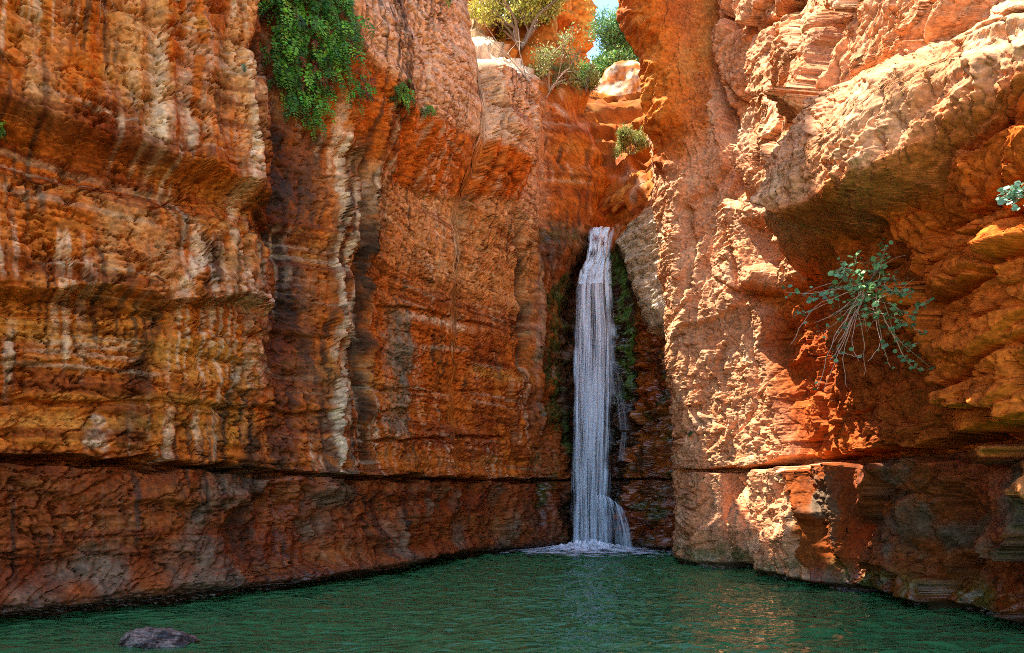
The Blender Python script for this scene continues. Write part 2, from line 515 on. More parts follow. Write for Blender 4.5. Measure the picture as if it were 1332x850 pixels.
    d += 0.28 * np.exp(-((Z - 0.26 - 0.08 * fbm(S * .8, S * 0, 2, 64)) / 0.14) ** 2) * (1 - sst(spx(560), spx(680), S))
    # lower course: hollows between drapery feet
    lowrib = ridged(S * 1.0 + 0.45 * fbm(S * .6, Z * 1.2, 3, 65), Z * 0.7, 3, 66)
    d += lower * (1 - alc) * sst(spx(180), spx(330), S) * 0.34 * (lowrib - 0.62) * sst(0.1, 0.5, Z)
    slant = fbm(S * 0.8 + Z * 1.5, Z * 2.2 - S * 0.5, 4, 67)
    d += lower * (1 - sst(spx(380), spx(470), S)) * 0.16 * slant
    hol = PL([(300, 690), (335, 640), (400, 632), (432, 650), (436, 735), (330, 752)])
    m, sd = inside(S, Z, hol, 0.12); d -= 0.30 * m * (0.6 + 0.6 * ridged(S * 2, Z * 0.8, 2, 68))
    # dark wet chute
    chute = PL([(352, -60), (362, 120), (375, 250), (385, 420), (385, 600)])
    h, wn = V_(S, Z, chute, 0.10, 70, 0.1)
    d -= wn * 0.62 * np.exp(-(h / 0.55) ** 2) * sst(2.1, 4.0, Z)
    rough = ridged(S * 3.2, Z * 1.4, 3, 71)
    d += wn * np.exp(-(h / 0.8) ** 2) * 0.13 * (rough - 0.6)
    # tufa columns right of it
    for x0, x1, ww, amp in ((436, 437, 0.10, 0.30), (455, 450, 0.09, 0.20), (478, 480, 0.12, 0.22)):
        cpoly = PL([(x0 - 4, 150), (x0, 260), (x1, 420), (x1 - 2, 520), (x1 - 6, 620)])
        h, wn = V_(S, Z, cpoly, 0.14, 72 + x0, 0.4)
        d += wn * amp * np.exp(-np.abs(h / ww) ** 1.6) * (0.75 + 0.4 * fbm(S * 0, Z * 1.3, 2, x0))
    gul = PL([(462, 180), (470, 300), (468, 430), (472, 560), (470, 618)])
    h, wn = V_(S, Z, gul, 0.10, 76, 0.3); d -= wn * 0.26 * np.exp(-(h / 0.13) ** 2)
    # pale bulge that hangs over the orange scoop
    a = PL([(405, 60), (455, 95), (500, 130), (560, 165), (620, 205), (672, 235)])
    b = PL([(405, 175), (440, 200), (500, 240), (560, 258), (620, 266), (672, 275)])
    za = np.interp(s, a[:, 0], a[:, 1])[None, :]; zbp = np.interp(s, b[:, 0], b[:, 1])[None, :]
    f = np.clip((Z - zbp) / np.maximum(za - zbp, 0.3), 0, 1)
    wn = win(S, spx(415), spx(655), 0.25)
    d += wn * 0.72 * f ** 0.8 * (1 - 0.45 * sst(0.5, 3.5, Z - za)) * onface
    scoop = wn * sst(0.0, 0.15, f) * (1 - sst(0.85, 1.0, f))
    d += scoop * 0.26 * (ridged(S * 1.9 + Z * 0.9, Z * 0.25, 3, 80) - 0.6)
    # buttress below the sunlit ledge and its corners
    wn = win(S, spx(594), spx(692), 0.12) * sst(7.0, 9.0, Z)
    d += 0.32 * wn * onface
    _, e, cid = worley(S * 0.9, Z * 0.55 + 0.3 * fbm(S, Z, 2, 82), 5)
    d += wn * onface * (0.34 * (cid - 0.5) - 0.10 * (1 - sst(0.02, 0.16, e)))
    cor = PL([(588, -40), (590, 60), (594, 120), (604, 200), (606, 270)])
    h, wn = V_(S, Z, cor, 0.06, 83, 0.3); d -= wn * 0.28 * np.exp(-(h / 0.09) ** 2)
    # dark slots in the flat face, left of the fall
    for pts, ww, dp in (([(660, 285), (672, 330), (684, 400), (680, 480)], 0.16, 0.55), ([(700, 300), (716, 350), (728, 380)], 0.07, 0.2),
                        ([(655, 480), (668, 560), (662, 620)], 0.10, 0.2), ([(205, 405), (196, 460), (178, 522)], 0.16, 0.12),
                        ([(636, 410), (646, 470), (640, 560)], 0.07, 0.16), ([(320, 60), (318, 110)], 0.10, 0.3)):
        h, wn = V_(S, Z, PL(pts), 0.05, int(pts[0][0]), 0.2); d -= wn * dp * np.exp(-(h / ww) ** 2)
    colp = PL([(694, 330), (704, 400), (700, 460), (702, 560)])
    h, wn = V_(S, Z, colp, 0.06, 90, 0.3); d += wn * 0.22 * np.exp(-(h / 0.22) ** 2)
    # alcove: wet steps right of the fall, a straight chute behind it
    stepn = fbm(warp * 3.2, S * 0.55, 2, 91, 0.6)
    _, e, cid = worley(S * 2.2, Z * 3.4 + 0.5 * fbm(S * 2, Z * 2, 2, 92), 9)
    d += alc * (0.18 * stepn + 0.26 * (cid - 0.5) * (1 - sst(5.5, 7.5, Z)) - 0.06 * (1 - sst(0.03, 0.2, e)))
    rs_ = win(S, spx(790), spx(900), 0.25)
    d += rs_ * 0.55 * np.clip((3.6 - Z) / 3.6, 0, 1) + rs_ * (1 - sst(5, 6.5, Z)) * 0.5 * facets(S * 1.7, Z * 2.6, 45, .6, .8, .2, .08, .8, True) + rs_ * 0.55 * sst(8.6, 5.6, Z) * 0
    # pale slab right of the top of the fall, bulging to the light
    slab = PL([(808, 320), (852, 268), (905, 260), (905, 450), (858, 432), (838, 380)])
    slabm, sd = inside(S, Z, slab, 0.22); d += 0.7 * sst(-0.45, 0.7, sd)
    ch = PL([(781, 560), (780, 420), (779, 340), (781, 290)])
    h, wn = V_(S, Z, ch, 0.02, 94, 0.3); d -= wn * 0.30 * np.exp(-(h / 0.34) ** 2) * sst(7.3, 8.6, Z) * (1 - sst(0.6, 2.0, back))
    # slope above the fall: blocky, stepped
    slope = sst(0.0, 0.8, back) * sst(spx(600), spx(690), S)
    _, e, cid = worley(S * 0.75 + 0.4 * fbm(S, Z, 2, 95), Z * 0.8, 14)
    d += slope * (0.55 * facets(S * 0.8 + .3 * Z, Z * 0.7 - .4 * S, 14, .6, .9, .15) + 0.25 * facets(S * 2, Z * 2.2 - S, 15, .6, .9, .15) + 0.35 * fbm(S * .9, Z * 1.1, 4, 96))
    d = d.astype(F32)
    if pilot: return s, t, d[:NR1], Zw
    Sf, Zf = S, Z
    S = Sf + 1.0 * d; Z = Zf + 0.9 * d
    # fracture blocks of the middle course and general roughness
    wa, wb = 0.2 * fbm(S, Z, 3, 97), 0.2 * fbm(S, Z, 3, 98)
    fa = facets(S * 0.95 + wa, Z * 1.5 + wb, 24, 0.7, 0.8, 0.2, 0.05, 0.85, True); fb = facets(S * 2.4 + wa, Z * 3.4 + wb, 25, 0.6, 0.9, 0.2, 0.06, 0.85, True); fc = facets(S * 7, Z * 10 + S * 1.5, 26, .6, 1., .15)
    d += (0.022 + 0.09 * blockz_(Zf, alc) + 0.13 * lower + 0.06 * alc) * fa + (0.005 + 0.05 * blockz_(Zf, alc) + 0.05 * lower) * fb + (0.010 + 0.012 * lower) * fc
    # thin open bedding joints and the creases between hanging drapes
    bl1 = np.abs(fbm(warp * 3.4, S * 0.07, 2, 27)); bl2 = np.abs(fbm(warp * 9 + 2, S * 0.15, 2, 28)); brk = sst(-0.1, 0.15, fbm(S * 0.6, Z * 2.0, 3, 29))
    d -= onface * (0.075 * sst(0.035, 0.0, bl1) + 0.035 * sst(0.05, 0.0, bl2)) * brk
    fl = np.abs(fbm(S * 2.0 + 0.35 * fbm(S * .8, Z * .5, 2, 32), Z * 0.13, 2, 33)); flg = sst(-0.15, 0.15, fbm(S * .4, Z * .35, 2, 34)) * (1 - 0.6 * blockz_(Zf, alc)) * (1 - alc)
    flg = flg * sst(-0.2, 0.1, fbm(S * 1.1, Z * .9, 3, 37)) * (1 - win(S, spx(572), spx(612), 0.15)); d -= onface * flg * 0.09 * sst(0.09, 0.0, fl)
    fl2 = np.abs(fbm(S * 5.0 + 0.3 * fbm(S * 1.8, Z * .9, 2, 35), Z * 0.22, 2, 36)); d -= onface * flg * 0.04 * sst(0.10, 0.0, fl2)
    blockz = (sst(2.0, 2.3, Zf) - sst(4.4, 5.2, Zf)) * (1 - alc)
    _, e, cid = worley(S * 0.75 + 0.25 * fbm(S, Z, 3, 97), Z * 1.35 + 0.25 * fbm(S, Z, 3, 98), 21)
    d += blockz * (0.10 * (cid - 0.5) - 0.05 * (1 - sst(0.01, 0.08, e)))
    rg = ridged(S * 1.6, Z * 2.4, 5, 100, 0.55)
    d += (0.018 + 0.03 * lower) * (rg - 0.6) * (0.7 + 0.6 * fbm(S * .4, Z * .4, 2, 101))
    cr2 = 1 - np.abs(fbm(S * 1.3 + Z * .5, Z * 1.9, 4, 102))
    d -= 0.16 * sst(0.968, 0.995, cr2) * onface; cr3 = 1 - np.abs(fbm(S * 2.6 - Z * .8, Z * 3.4, 3, 107)); d -= 0.07 * sst(0.965, 0.995, cr3) * onface
    d += 0.014 * fbm(S * 6, Z * 8, 4, 103, 0.62)
    d += 0.007 * billow(S * 22, Z * 26, 3, 104, 0.6)
    pits = fbm(S * 11, Z * 10, 2, 105)
    d -= 0.05 * sst(0.36, 0.5, pits)
    S, Z = Sf, Zf

    co = np.empty(S.shape + (3,), F32)
    # where the face turns into ground behind the rim the relief lifts upward instead of outward
    nz = np.vstack([np.zeros_like(Zw), np.broadcast_to(np.cos(a1)[None, :], hb.shape)]) * sst(0.0, 1.0, back)
    nh = np.sqrt(np.maximum(1 - nz ** 2, 0.02))
    co[..., 0] = w.B[None, :, 0] + w.N[None, :, 0] * (d * nh - back)
    co[..., 1] = w.B[None, :, 1] + w.N[None, :, 1] * (d * nh - back)
    co[..., 2] = Zr + d * nz

    # ------------------------------------------------ colour (stains and beds that belong to the rock)
    c = np.empty(S.shape + (3,), F32); c[:] = ORANGE * 0.92
    lo = fbm(S / 2.2, Z / 1.6, 4, 110); mid = fbm(S * 1.3, Z * 1.7, 5, 111, 0.6); bandn = fbm(warp * 1.6, S * 0.12, 3, 112)
    c = cmix(c, RUST, sst(-0.02, 0.40, lo + 0.4 * mid) * 0.8)
    c = cmix(c, OCHRE, sst(0.05, 0.45, bandn + 0.5 * mid) * 0.7)
    c = cmix(c, DEEP, sst(0.12, 0.42, -bandn + 0.5 * mid) * 0.6)
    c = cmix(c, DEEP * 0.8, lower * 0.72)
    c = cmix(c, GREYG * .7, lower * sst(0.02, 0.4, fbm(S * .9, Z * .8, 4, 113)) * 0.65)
    # weathered, paler skin on the upper face
    pale_up = win(S, spx(430), spx(700), 0.5) * sst(5.2, 7.0, Z)
    c = cmix(c, TAN * 1.05, pale_up * (0.7 + 0.6 * mid) * (1 - 0.9 * scoop))
    c = cmix(c, lerp(PINK, CREAM, 0.45), pale_up * sst(8.2, 9.4, Z) * (1 - scoop) * 0.9 * onface)
    c = cmix(c, ORANGE, scoop * 0.9)
    c = cmix(c, TAN, up * (1 - sst(spx(310), spx(345), S)) * sst(-0.1, 0.35, fbm(S * 1.6, Z * .35, 4, 114)) * 0.75)
    c = cmix(c, DEEP, lam * (1 - sst(spx(330), spx(430), S)) * 0.8 * sst(-0.3, 0.3, fine_bed))
    c = cmix(c, RUST * 0.6, lam * sst(spx(430), spx(500), S) * 0.8 * sst(-0.15, 0.3, fine_bed))
    # running streaks
    st = fbm(S * 2.6 + 0.35 * fbm(S * .7, Z * .5, 3, 120), Z * 0.13, 4, 121, 0.6)
    st2 = fbm(S * 5.5 + 0.25 * fbm(S * .9, Z * .8, 3, 122), Z * 0.22, 3, 123, 0.6)
    gate = sst(-0.25, 0.3, fbm(S * 0.35, Z * 0.4, 3, 124))
    grain = 0.65 + 0.7 * fbm(S * 9, Z * 5, 3, 125)
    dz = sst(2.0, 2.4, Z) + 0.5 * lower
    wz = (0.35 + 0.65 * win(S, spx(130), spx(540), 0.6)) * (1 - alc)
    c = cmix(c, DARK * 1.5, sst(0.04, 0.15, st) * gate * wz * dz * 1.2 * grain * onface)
    c = cmix(c, CREAM * 0.85, sst(0.10, 0.26, -st2) * sst(-0.2, .3, fbm(S * .5, Z * .5, 2, 126)) * wz * 0.55 * grain * (1 - 0.7 * lower) * onface)

    def streak(pts, width, colr, k, seed, wob=0.10):
        nonlocal c
        p = PL(pts)
        lo, hi = p.min(0) - (2.2 * width + 0.3, 0.6), p.max(0) + (2.2 * width + 0.3, 0.6)
        bl = block((S > lo[0]) & (S < hi[0]) & (Z > lo[1]) & (Z < hi[1]))
        if bl is None: return
        s_, z_ = S[bl], Z[bl]
        h, wn = V_(s_, z_, p, wob, seed, 0.18)
        ww = width * (0.8 + 0.8 * fbm(s_ * 0, z_ * 1.6, 3, seed + 1))
        edge = 0.10 * width / 0.2 * fbm(s_ * 8, z_ * 3, 3, seed + 2)
        c[bl] = cmix(c[bl], colr, wn * sst(1.15, 0.55, np.abs(h + edge) / np.maximum(ww, 0.02)) * k * np.clip(0.8 + 0.9 * fbm(s_ * 7, z_ * 2.2, 4, seed + 3), 0.3, 1))

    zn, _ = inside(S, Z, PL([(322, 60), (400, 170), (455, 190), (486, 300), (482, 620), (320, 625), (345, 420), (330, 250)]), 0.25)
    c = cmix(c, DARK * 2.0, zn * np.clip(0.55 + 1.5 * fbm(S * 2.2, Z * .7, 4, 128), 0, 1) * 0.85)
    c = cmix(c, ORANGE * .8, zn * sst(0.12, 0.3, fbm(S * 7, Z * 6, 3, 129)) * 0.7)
    zn, _ = inside(S, Z, PL([(40, 250), (250, 300), (330, 330), (340, 400), (60, 390)]), 0.3)
    c = cmix(c, TAN, zn * sst(-.1, .3, fbm(S * 2.0, Z * .5, 4, 127)) * .6)
    streak([(352, -80), (362, 120), (374, 220), (384, 380), (380, 600)], 0.55, RUST * 0.45, 0.85, 130, 0.2)
    streak([(372, 160), (380, 240), (388, 320), (392, 420)], 0.24, DARK, 0.95, 131)
    streak([(462, 195), (470, 260), (474, 350), (470, 440), (474, 610)], 0.16, DARK, 0.85, 132)
    streak([(205, 400), (198, 450), (180, 520)], 0.20, DARK, 0.85, 133)
    streak([(312, 470), (298, 520), (286, 595)], 0.14, DARK * 1.5, 0.8, 134)
    streak([(348, 560), (330, 600), (335, 740)], 0.28, DARK, 0.8, 135, 0.2)
    streak([(178, 530), (170, 590)], 0.22, DARK * 1.4, 0.7, 136)
    streak([(660, 290), (674, 340), (684, 400), (680, 500)], 0.18, DARK, 0.9, 137)
    streak([(668, 400), (676, 500), (668, 600)], 0.16, RUST * 0.6, 0.8, 138)
    streak([(520, 400), (524, 470), (516, 560)], 0.55, GREYG, 0.85, 139, 0.15)
    streak([(505, 540), (510, 570)], 0.4, GREYG * 0.7, 0.8, 140)
    streak([(430, 180), (436, 300), (438, 450), (432, 620)], 0.09, CREAM, 0.8, 141, 0.12)
    streak([(452, 240), (452, 340), (448, 480), (446, 620)], 0.06, CREAM, 0.8, 142, 0.12)
    streak([(482, 480), (484, 560), (490, 620)], 0.06, CREAM, 0.6, 143)
    streak([(300, 90), (306, 180), (302, 290)], 0.12, CREAM, 0.8, 144)
    streak([(238, 300), (246, 340), (222, 395)], 0.13, CREAM, 0.7, 145)
    streak([(282, 310), (300, 350), (306, 400)], 0.12, CREAM, 0.7, 146)
    streak([(264, 310), (262, 360), (240, 400)], 0.16, DARK * 1.8, 0.8, 147)
    streak([(18, 425), (16, 470), (12, 520)], 0.06, CREAM, 0.7, 148)
    streak([(278, 600), (284, 540), (310, 480)], 0.05, CREAM * .8, 0.6, 149)
    streak([(694, 330), (704, 400), (698, 450), (700, 480)], 0.18, CREAM * 0.8, 0.75, 150)
    streak([(190, 60), (196, 150), (186, 200)], 0.14, CREAM, 0.6, 151)
    streak([(220, 100), (230, 200)], 0.10, CREAM * .9, 0.6, 152)
    streak([(265, 40), (272, 120), (270, 190)], 0.14, DARK * 1.6, 0.6, 153)
    streak([(335, 0), (338, 120), (345, 300)], 0.25, DARK * 1.3, 0.7, 154)
    # orange window and white bloom on the flat face
    m, sd = inside(S, Z, PL([(540, 425), (610, 440), (612, 480), (600, 560), (545, 520)]), 0.2); c = cmix(c, ORANGE * 0.95, m * 0.8)
    for pts, ww in (([(532, 410), (570, 417), (612, 430)], 0.10), ([(552, 451), (606, 454)], 0.07)):
        h, wn = H_(S, Z, PL(pts), 0.04, 160); c = cmix(c, CREAM * 1.1, wn * sst(1.2, 0.3, np.abs(h) / ww) * np.clip(0.5 + 1.3 * fbm(S * 5, Z * 8, 4, 161), 0, 1))
    for (x, y, r_, k) in ((125, 570, 0.16, 0.7), (128, 548, .10, .6), (12, 563, 0.05, .0)):
        q = w.at(x, y); c = cmix(c, CREAM, k * sst(1.2, 0.5, np.hypot(S - q[0], Z - q[1]) / r_ + 0.7 * fbm(S * 5, Z * 5, 3, 162)))
    # crisp thin runs, light and dark, and thin beds of another tint
    st3 = fbm(S * 11 + 0.4 * fbm(S * 1.2, Z * 1.0, 3, 163), Z * 0.28, 2, 164); g3 = sst(-0.05, 0.25, fbm(S * 0.7, Z * 0.6, 3, 165)) * onface * (1 - alc)
    c = cmix(c, CREAM, sst(0.20, 0.30, st3) * g3 * 0.5 * (1 - 0.85 * lower)); c = cmix(c, DARK * 1.5, sst(0.18, 0.30, -st3) * sst(-0.1, 0.2, fbm(S * .6, Z * .7, 3, 166)) * onface * (1 - alc) * 0.75)
    th = fbm(warp * 7, S * 0.10, 2, 167); thb = sst(-0.05, 0.2, fbm(S * .5, Z * 1.1, 3, 168)) * onface * (1 - alc)
    c = cmix(c, CREAM * .8, sst(0.24, 0.36, th) * thb * 0.35 * (1 - lower)); c = cmix(c, DEEP * .7, sst(0.16, 0.3, -th) * thb * 0.6)
    # wet, mossy alcove
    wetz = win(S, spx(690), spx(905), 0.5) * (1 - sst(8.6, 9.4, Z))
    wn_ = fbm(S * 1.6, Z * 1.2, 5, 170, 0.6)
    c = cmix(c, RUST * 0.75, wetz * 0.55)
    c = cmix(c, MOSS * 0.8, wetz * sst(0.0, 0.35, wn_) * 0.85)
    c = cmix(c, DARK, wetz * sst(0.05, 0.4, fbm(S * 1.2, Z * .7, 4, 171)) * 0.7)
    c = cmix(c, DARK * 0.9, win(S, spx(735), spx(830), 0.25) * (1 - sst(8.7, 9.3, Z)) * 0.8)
    c = cmix(c, CREAM * 0.82, slabm * (0.9 + 0.3 * mid) * (1 - sst(0.2, 1, back)))  # slab kept pale: some sunlight put into its colour
    mp = PL([(803, 330), (812, 390), (818, 440), (812, 520)])
    h, wn = V_(S, Z, mp, 0.1, 172, .3); c = cmix(c, MOSS * 2.2, wn * sst(1.3, 0.6, np.abs(h) / 0.34 + 1.6 * fbm(S * 3, Z * 1.6, 4, 173)) * sst(-.25, .1, fbm(S * 4, Z * 2.5, 3, 182)))
    mp = PL([(735, 370), (722, 430), (726, 520), (745, 600)])
    h, wn = V_(S, Z, mp, 0.1, 174, .3); c = cmix(c, MOSS * 1.1, 0.8 * wn * sst(1.3, 0.5, np.abs(h) / 0.5 + 1.8 * fbm(S * 3, Z * 2, 4, 175)) * sst(-.25, .15, fbm(S * 4, Z * 3, 3, 183)))
    # slope above the fall; rim ledge with sunlight put into its cream colour
    c = cmix(c, ORANGE * 0.72, slope * 0.85)
    c = cmix(c, RUST * .8, slope * sst(0.0, 0.3, fbm(S * 2.2 + Z, Z * 1.2 - S, 4, 179)) * 0.7)
    c = cmix(c, OCHRE * .8, slope * sst(0.0, 0.4, fbm(S * 1.5, Z * 1.5, 4, 176)) * 0.8)
    led = sst(0.02, 0.25, back) * win(S, spx(590), spx(700), 0.15) * (1 - sst(3.0, 4.5, back))
    c = cmix(c, CREAM * 1.05, led * (0.85 + 0.4 * mid))
    rimp = sst(0.02, 0.2, back) * (1 - sst(0.4, 1.2, back)) * sst(spx(690), spx(705), S)
    c = cmix(c, CREAM, rimp * sst(0.1, 0.4, fbm(S * 2, Z * 2, 3, 177)) * 0.6)
    # waterline
    c = cmix(c, DARK * 1.2, (1 - sst(0.10, 0.36, Z + 0.05 * fbm(S * 2, Z * 2, 3, 178))) * 0.85)
    # fine mottling
    g1 = fbm(S * 16, Z * 18, 3, 180, 0.65); g2 = fbm(S * 5, Z * 6, 4, 181, 0.6)
    c = c * np.clip(1 + 0.75 * g1 + 0.7 * g2, 0.3, 1.8)[..., None]
    cav = np.clip(pits, 0, 1)
    wet = np.clip(0.7 * win(S, spx(785), spx(905), 0.2) * (1 - sst(5.5, 7, Z)) + wetz * (0.55 + 0.8 * wn_) + 0.35 * np.exp(-((S - spx(385)) / 0.6) ** 2) * (1 - sst(9, 11, Z)) + 0.8 * (1 - sst(0.1, 0.3, Z)) + 0.15 * lower, 0, 1)
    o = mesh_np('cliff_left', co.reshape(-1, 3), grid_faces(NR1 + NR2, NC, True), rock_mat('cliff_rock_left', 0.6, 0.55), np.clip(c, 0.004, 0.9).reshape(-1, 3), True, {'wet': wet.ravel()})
    tag(o, 'orange streaked left canyon wall turning into the dark wet alcove behind the waterfall', 'cliff', kind='structure')
    w.co = co
    return w


WL = build_left(prep=build_left(420, 420, 6, pilot=True))

# ================================================================== RIGHT CLIFF
RIGHT_PLAN = [(7.2, -1.5), (6.6, 2), (6.1, 4.4), (5.75, 6.5), (5.62, 8.6), (5.3, 10.6), (5.15, 12.2), (5.0, 13.5), (4.5, 14.6), (3.98, 15.35), (3.95, 16.2), (4.5, 17.6), (5.6, 19.5)]


def build_right(NC=1150, NR=1100, prep=None, pilot=False):
    w = Wall(RIGHT_PLAN, -1, 1500 if prep else NC)
    NW = len(w.s)
    hi = int(np.argmin(np.abs(w.B[:, 1] - 15.45)))
    w.vis = (int(np.argmin(np.abs(w.B[:, 1] - 4.0))), hi + 1)
    s = w.s
    t = np.linspace(0, 1, NR)
    zf = np.linspace(-0.9, 15, 2000)
    den = np.interp(zf, [-0.9, 7.2, 8.0, 12.6, 12.8, 15], [1.0, 1.0, 0.75, 0.75, 0.4, 0.4])
    if prep: den = den * np.sqrt(1 + np.interp(zf, *prep[3]) ** 2)
    cd = np.cumsum(den); cd = (cd - cd[0]) / (cd[-1] - cd[0])
    zz = np.interp(t, cd, zf)
    if prep:                                                       # every row spreads its columns over the shaped face
        sp, zp, dp, _ = prep
        Yp = np.maximum(np.interp(sp, w.s, w.B[:, 1]), 4.5); hid = np.where(sp > w.at(893, 640)[0] + 0.8, 0.35, 1.0) * np.where(np.interp(sp, w.s, w.B[:, 1]) < 3.2, 0.3, 1.0)
        L = np.empty((len(zp), len(sp))); L[:, 0] = 0
        L[:, 1:] = np.cumsum(np.hypot(np.diff(sp)[None, :], 1.1 * np.diff(dp, axis=1)) * (0.5 * (hid / Yp)[1:] + 0.5 * (hid / Yp)[:-1])[None, :], axis=1)
        L /= L[:, -1:]
        Sp = np.stack([np.interp(np.linspace(0, 1, NC), L[i], sp) for i in range(len(zp))])
        k5 = np.ones(5) / 5; pad = np.pad(Sp, ((2, 2), (0, 0)), mode='edge'); Sp = sum(pad[i:i + len(zp)] for i in range(5)) / 5
        f = np.interp(zz, zp, np.arange(len(zp))); i0 = np.minimum(f.astype(int), len(zp) - 2); f = (f - i0)[:, None]
        S = (Sp[i0] * (1 - f) + Sp[i0 + 1] * f).astype(F32)
    else:
        S = np.broadcast_to(s[None, :], (NR, NC)).astype(F32).copy()
    Z = np.broadcast_to(zz[:, None], (NR, NC)).astype(F32).copy()
    # the near part of the wall leans out over the pool up to the lower edge of the big block
    ys_ = [2, 4, 6.5, 8.8, 10, 11, 12.2, 30]
    lean_s = np.interp(w.B[:, 1], ys_, [.30, .32, .37, .40, .31, .17, 0, 0]); zc_s = np.interp(w.B[:, 1], [4, 6.5, 9, 12], [4.7, 5.15, 5.05, 5.6])
    DL = lambda s_, z_: np.interp(s_, s, lean_s) * np.minimum(np.maximum(z_, -0.3), np.interp(s_, s, zc_s))
    PL = lambda pts, d=0.0: np.array([w.solve(p[0], p[1], DL) for p in pts])
    spx = lambda p_, py=700: w.solve(p_, py, DL)[0]
    scor = spx(899)                                              # the corner towards the fall
    wx = 0.25 * fbm(S * 0.9, Z * 0.9, 4, 201); wy = 0.25 * fbm(S * 0.9, Z * 0.9, 4, 202)
    Sw, Zw = S + wx, Z + wy

    ln_ = np.interp(S, s, lean_s).astype(F32); zc_ = np.interp(S, s, zc_s).astype(F32)
    d = ln_ * np.minimum(np.maximum(Z, -0.3), zc_) - 0.24 * np.maximum(Z - zc_, 0) * sst(0, .3, ln_)
    d += 0.18 * fbm(S / 2.6, Z / 2.4, 3, 203)
    far = sst(spx(1040), spx(985), S)                            # the lit buttress (1 towards the fall)
    d += far * ((0.01 + 0.05 * sst(spx(930), spx(896), S)) * np.clip(Z, 0, 8.5) + 0.10 * sst(8, 11, Z))
    near = 1 - far
    # ---- pillar, cave and crack of the lowest course
    crp = PL([(1500, 545), (1400, 560), (1250, 571), (1140, 592), (1040, 600), (960, 611), (895, 613), (889, 613)])
    h, wn = H_(S, Z, crp, 0.03, 204, 0.5)
    lower = 1 - sst(-0.03, 0.03, h)
    cave = win(S, spx(1420), spx(1086), 0.12)
    pil = win(S - 0.50 * np.clip(Z, 0, 2) + 0.35 * fbm(Z * 1.6, S * .6, 3, 215), spx(1086), spx(1000) + 0.1, 0.10)
    nook = win(S, spx(1000), spx(945), 0.10)
    foot = sst(-0.1, 0.8, Z)
    d += lower * (-0.42 * cave * foot + 0.40 * pil * sst(2.3, 1.9, Z) - 0.55 * nook)
    kn = np.exp(-(((S - spx(970)) / 0.55) ** 2 + ((Z - 0.75) / 0.75) ** 2) ** 2); d += kn * 0.65
    d += lower * 0.25 * np.exp(-((S - spx(918)) / 0.35) ** 2)
    d += lower * 0.22 * pil * ridged(S * 3.2, Z * 0.5, 3, 206) - lower * 0.1 * pil
    lowrib = ridged(Sw * 1.1 + Z * 0.55, Zw * 0.6 - S * 0.2, 3, 207); d += lower * cave * (0.30 * (lowrib - 0.6) + 0.75 * facets(Sw * 0.9 + Zw * .7, Zw * 0.8 - .5 * Sw, 33, .7, .8, .12))
    d += wn * 0.10 * sst(0.0, 0.06, h) * np.exp(-np.maximum(h, 0) / 0.6)
    thick = np.maximum(0.05 + 0.05 * near + 0.03 * fbm(S * .9, S * 0, 3, 208), 0.02) * (0.6 + 0.8 * sst(-.3, .2, fbm(S * 1.4, S * 0, 2, 209)))
    d -= wn * 0.6 * (1 - sst(thick * 0.7, thick * 1.3, np.abs(h)))
    # ---- recess of the middle (dark red) and the joint blocks nearer to us
    rec = PL([(1500, 640), (1250, 640), (1140, 640), (1030, 640), (1008, 520), (990, 450), (1000, 405), (960, 380), (1065, 300), (1130, 280), (1200, 248), (1215, 242), (1290, 180), (1345, 152), (1500, 90)])
    m, sd = inside(S, Z, rec, 0.14); rm = sst(-0.12, 0.2, sd) * (1 - lower)
    sblk = spx(1186, 400)
    blk = 1 - sst(sblk - 0.06, sblk + 0.06, S + 0.10 * fbm(Z * 2.5, S * .3, 3, 214))
    d -= rm * (1 - blk) * 0.52
    d += rm * blk * 0.06
    Sj, Zj = S + 0.30 * wx, Z + 0.30 * wy + 0.08 * S
    d += rm * (0.60 * blk + 0.42 * (1 - blk)) * facets(Sj * 1.15, Zj * 1.5, 31, 0.75, 0.35, 0.26, 0.06, 0.75, True)
    d += rm * 0.26 * facets(Sj * 2.6, Zj * 2.9, 32, 0.6, 0.5, 0.22, 0.07, 0.8, True)
    # long block under the joint blocks, with a rounded lower edge
    lb = PL([(1186, 330), (1330, 290), (1400, 300), (1330, 350), (1240, 400), (1190, 400)]); m, sd = inside(S, Z, lb, 0.1); d += 0.26 * sst(-0.1, 0.3, sd)
    for x0, y0, x1, y1 in ((1186, 405, 1330, 340), (1200, 515, 1330, 455), (1190, 300, 1345, 255)):
        h, wn = H_(S, Z, PL([(x0, y0), ((x0 + x1) / 2, (y0 + y1) / 2 + 6), (x1, y1), (x1 + 120, y1 - 50)]), 0.05, x0); d -= wn * 0.20 * np.exp(-(h / 0.035) ** 2)
    # ---- slanting rib at the right edge
    rib = PL([(1236, 572), (1250, 520), (1345, 490), (1420, 560), (1420, 800), (1332, 770), (1300, 690)])
    m, sd = inside(S, Z, rib, 0.15); d += 0.22 * sst(-0.1, 0.35, sd)
    rk = PL([(1306, 640), (1316, 565), (1345, 560), (1420, 640), (1420, 700), (1345, 700)]); m, sd = inside(S, Z, rk, 0.12); d += 0.45 * sst(-0.05, 0.2, sd)
    # ---- second block over a hollow
    b2 = PL([(948, 262), (1036, 230), (1050, 265), (1046, 300), (1010, 330), (1002, 405), (985, 400), (972, 345), (956, 320)])
    m, sd = inside(S, Z, b2, 0.12); d += 0.24 * sst(-0.06, 0.22, sd)
    hol = PL([(976, 292), (1016, 280), (1022, 330), (1006, 356), (990, 350)]); m, sd = inside(S, Z, hol, 0.08); d -= 0.55 * sst(-0.05, 0.2, sd)
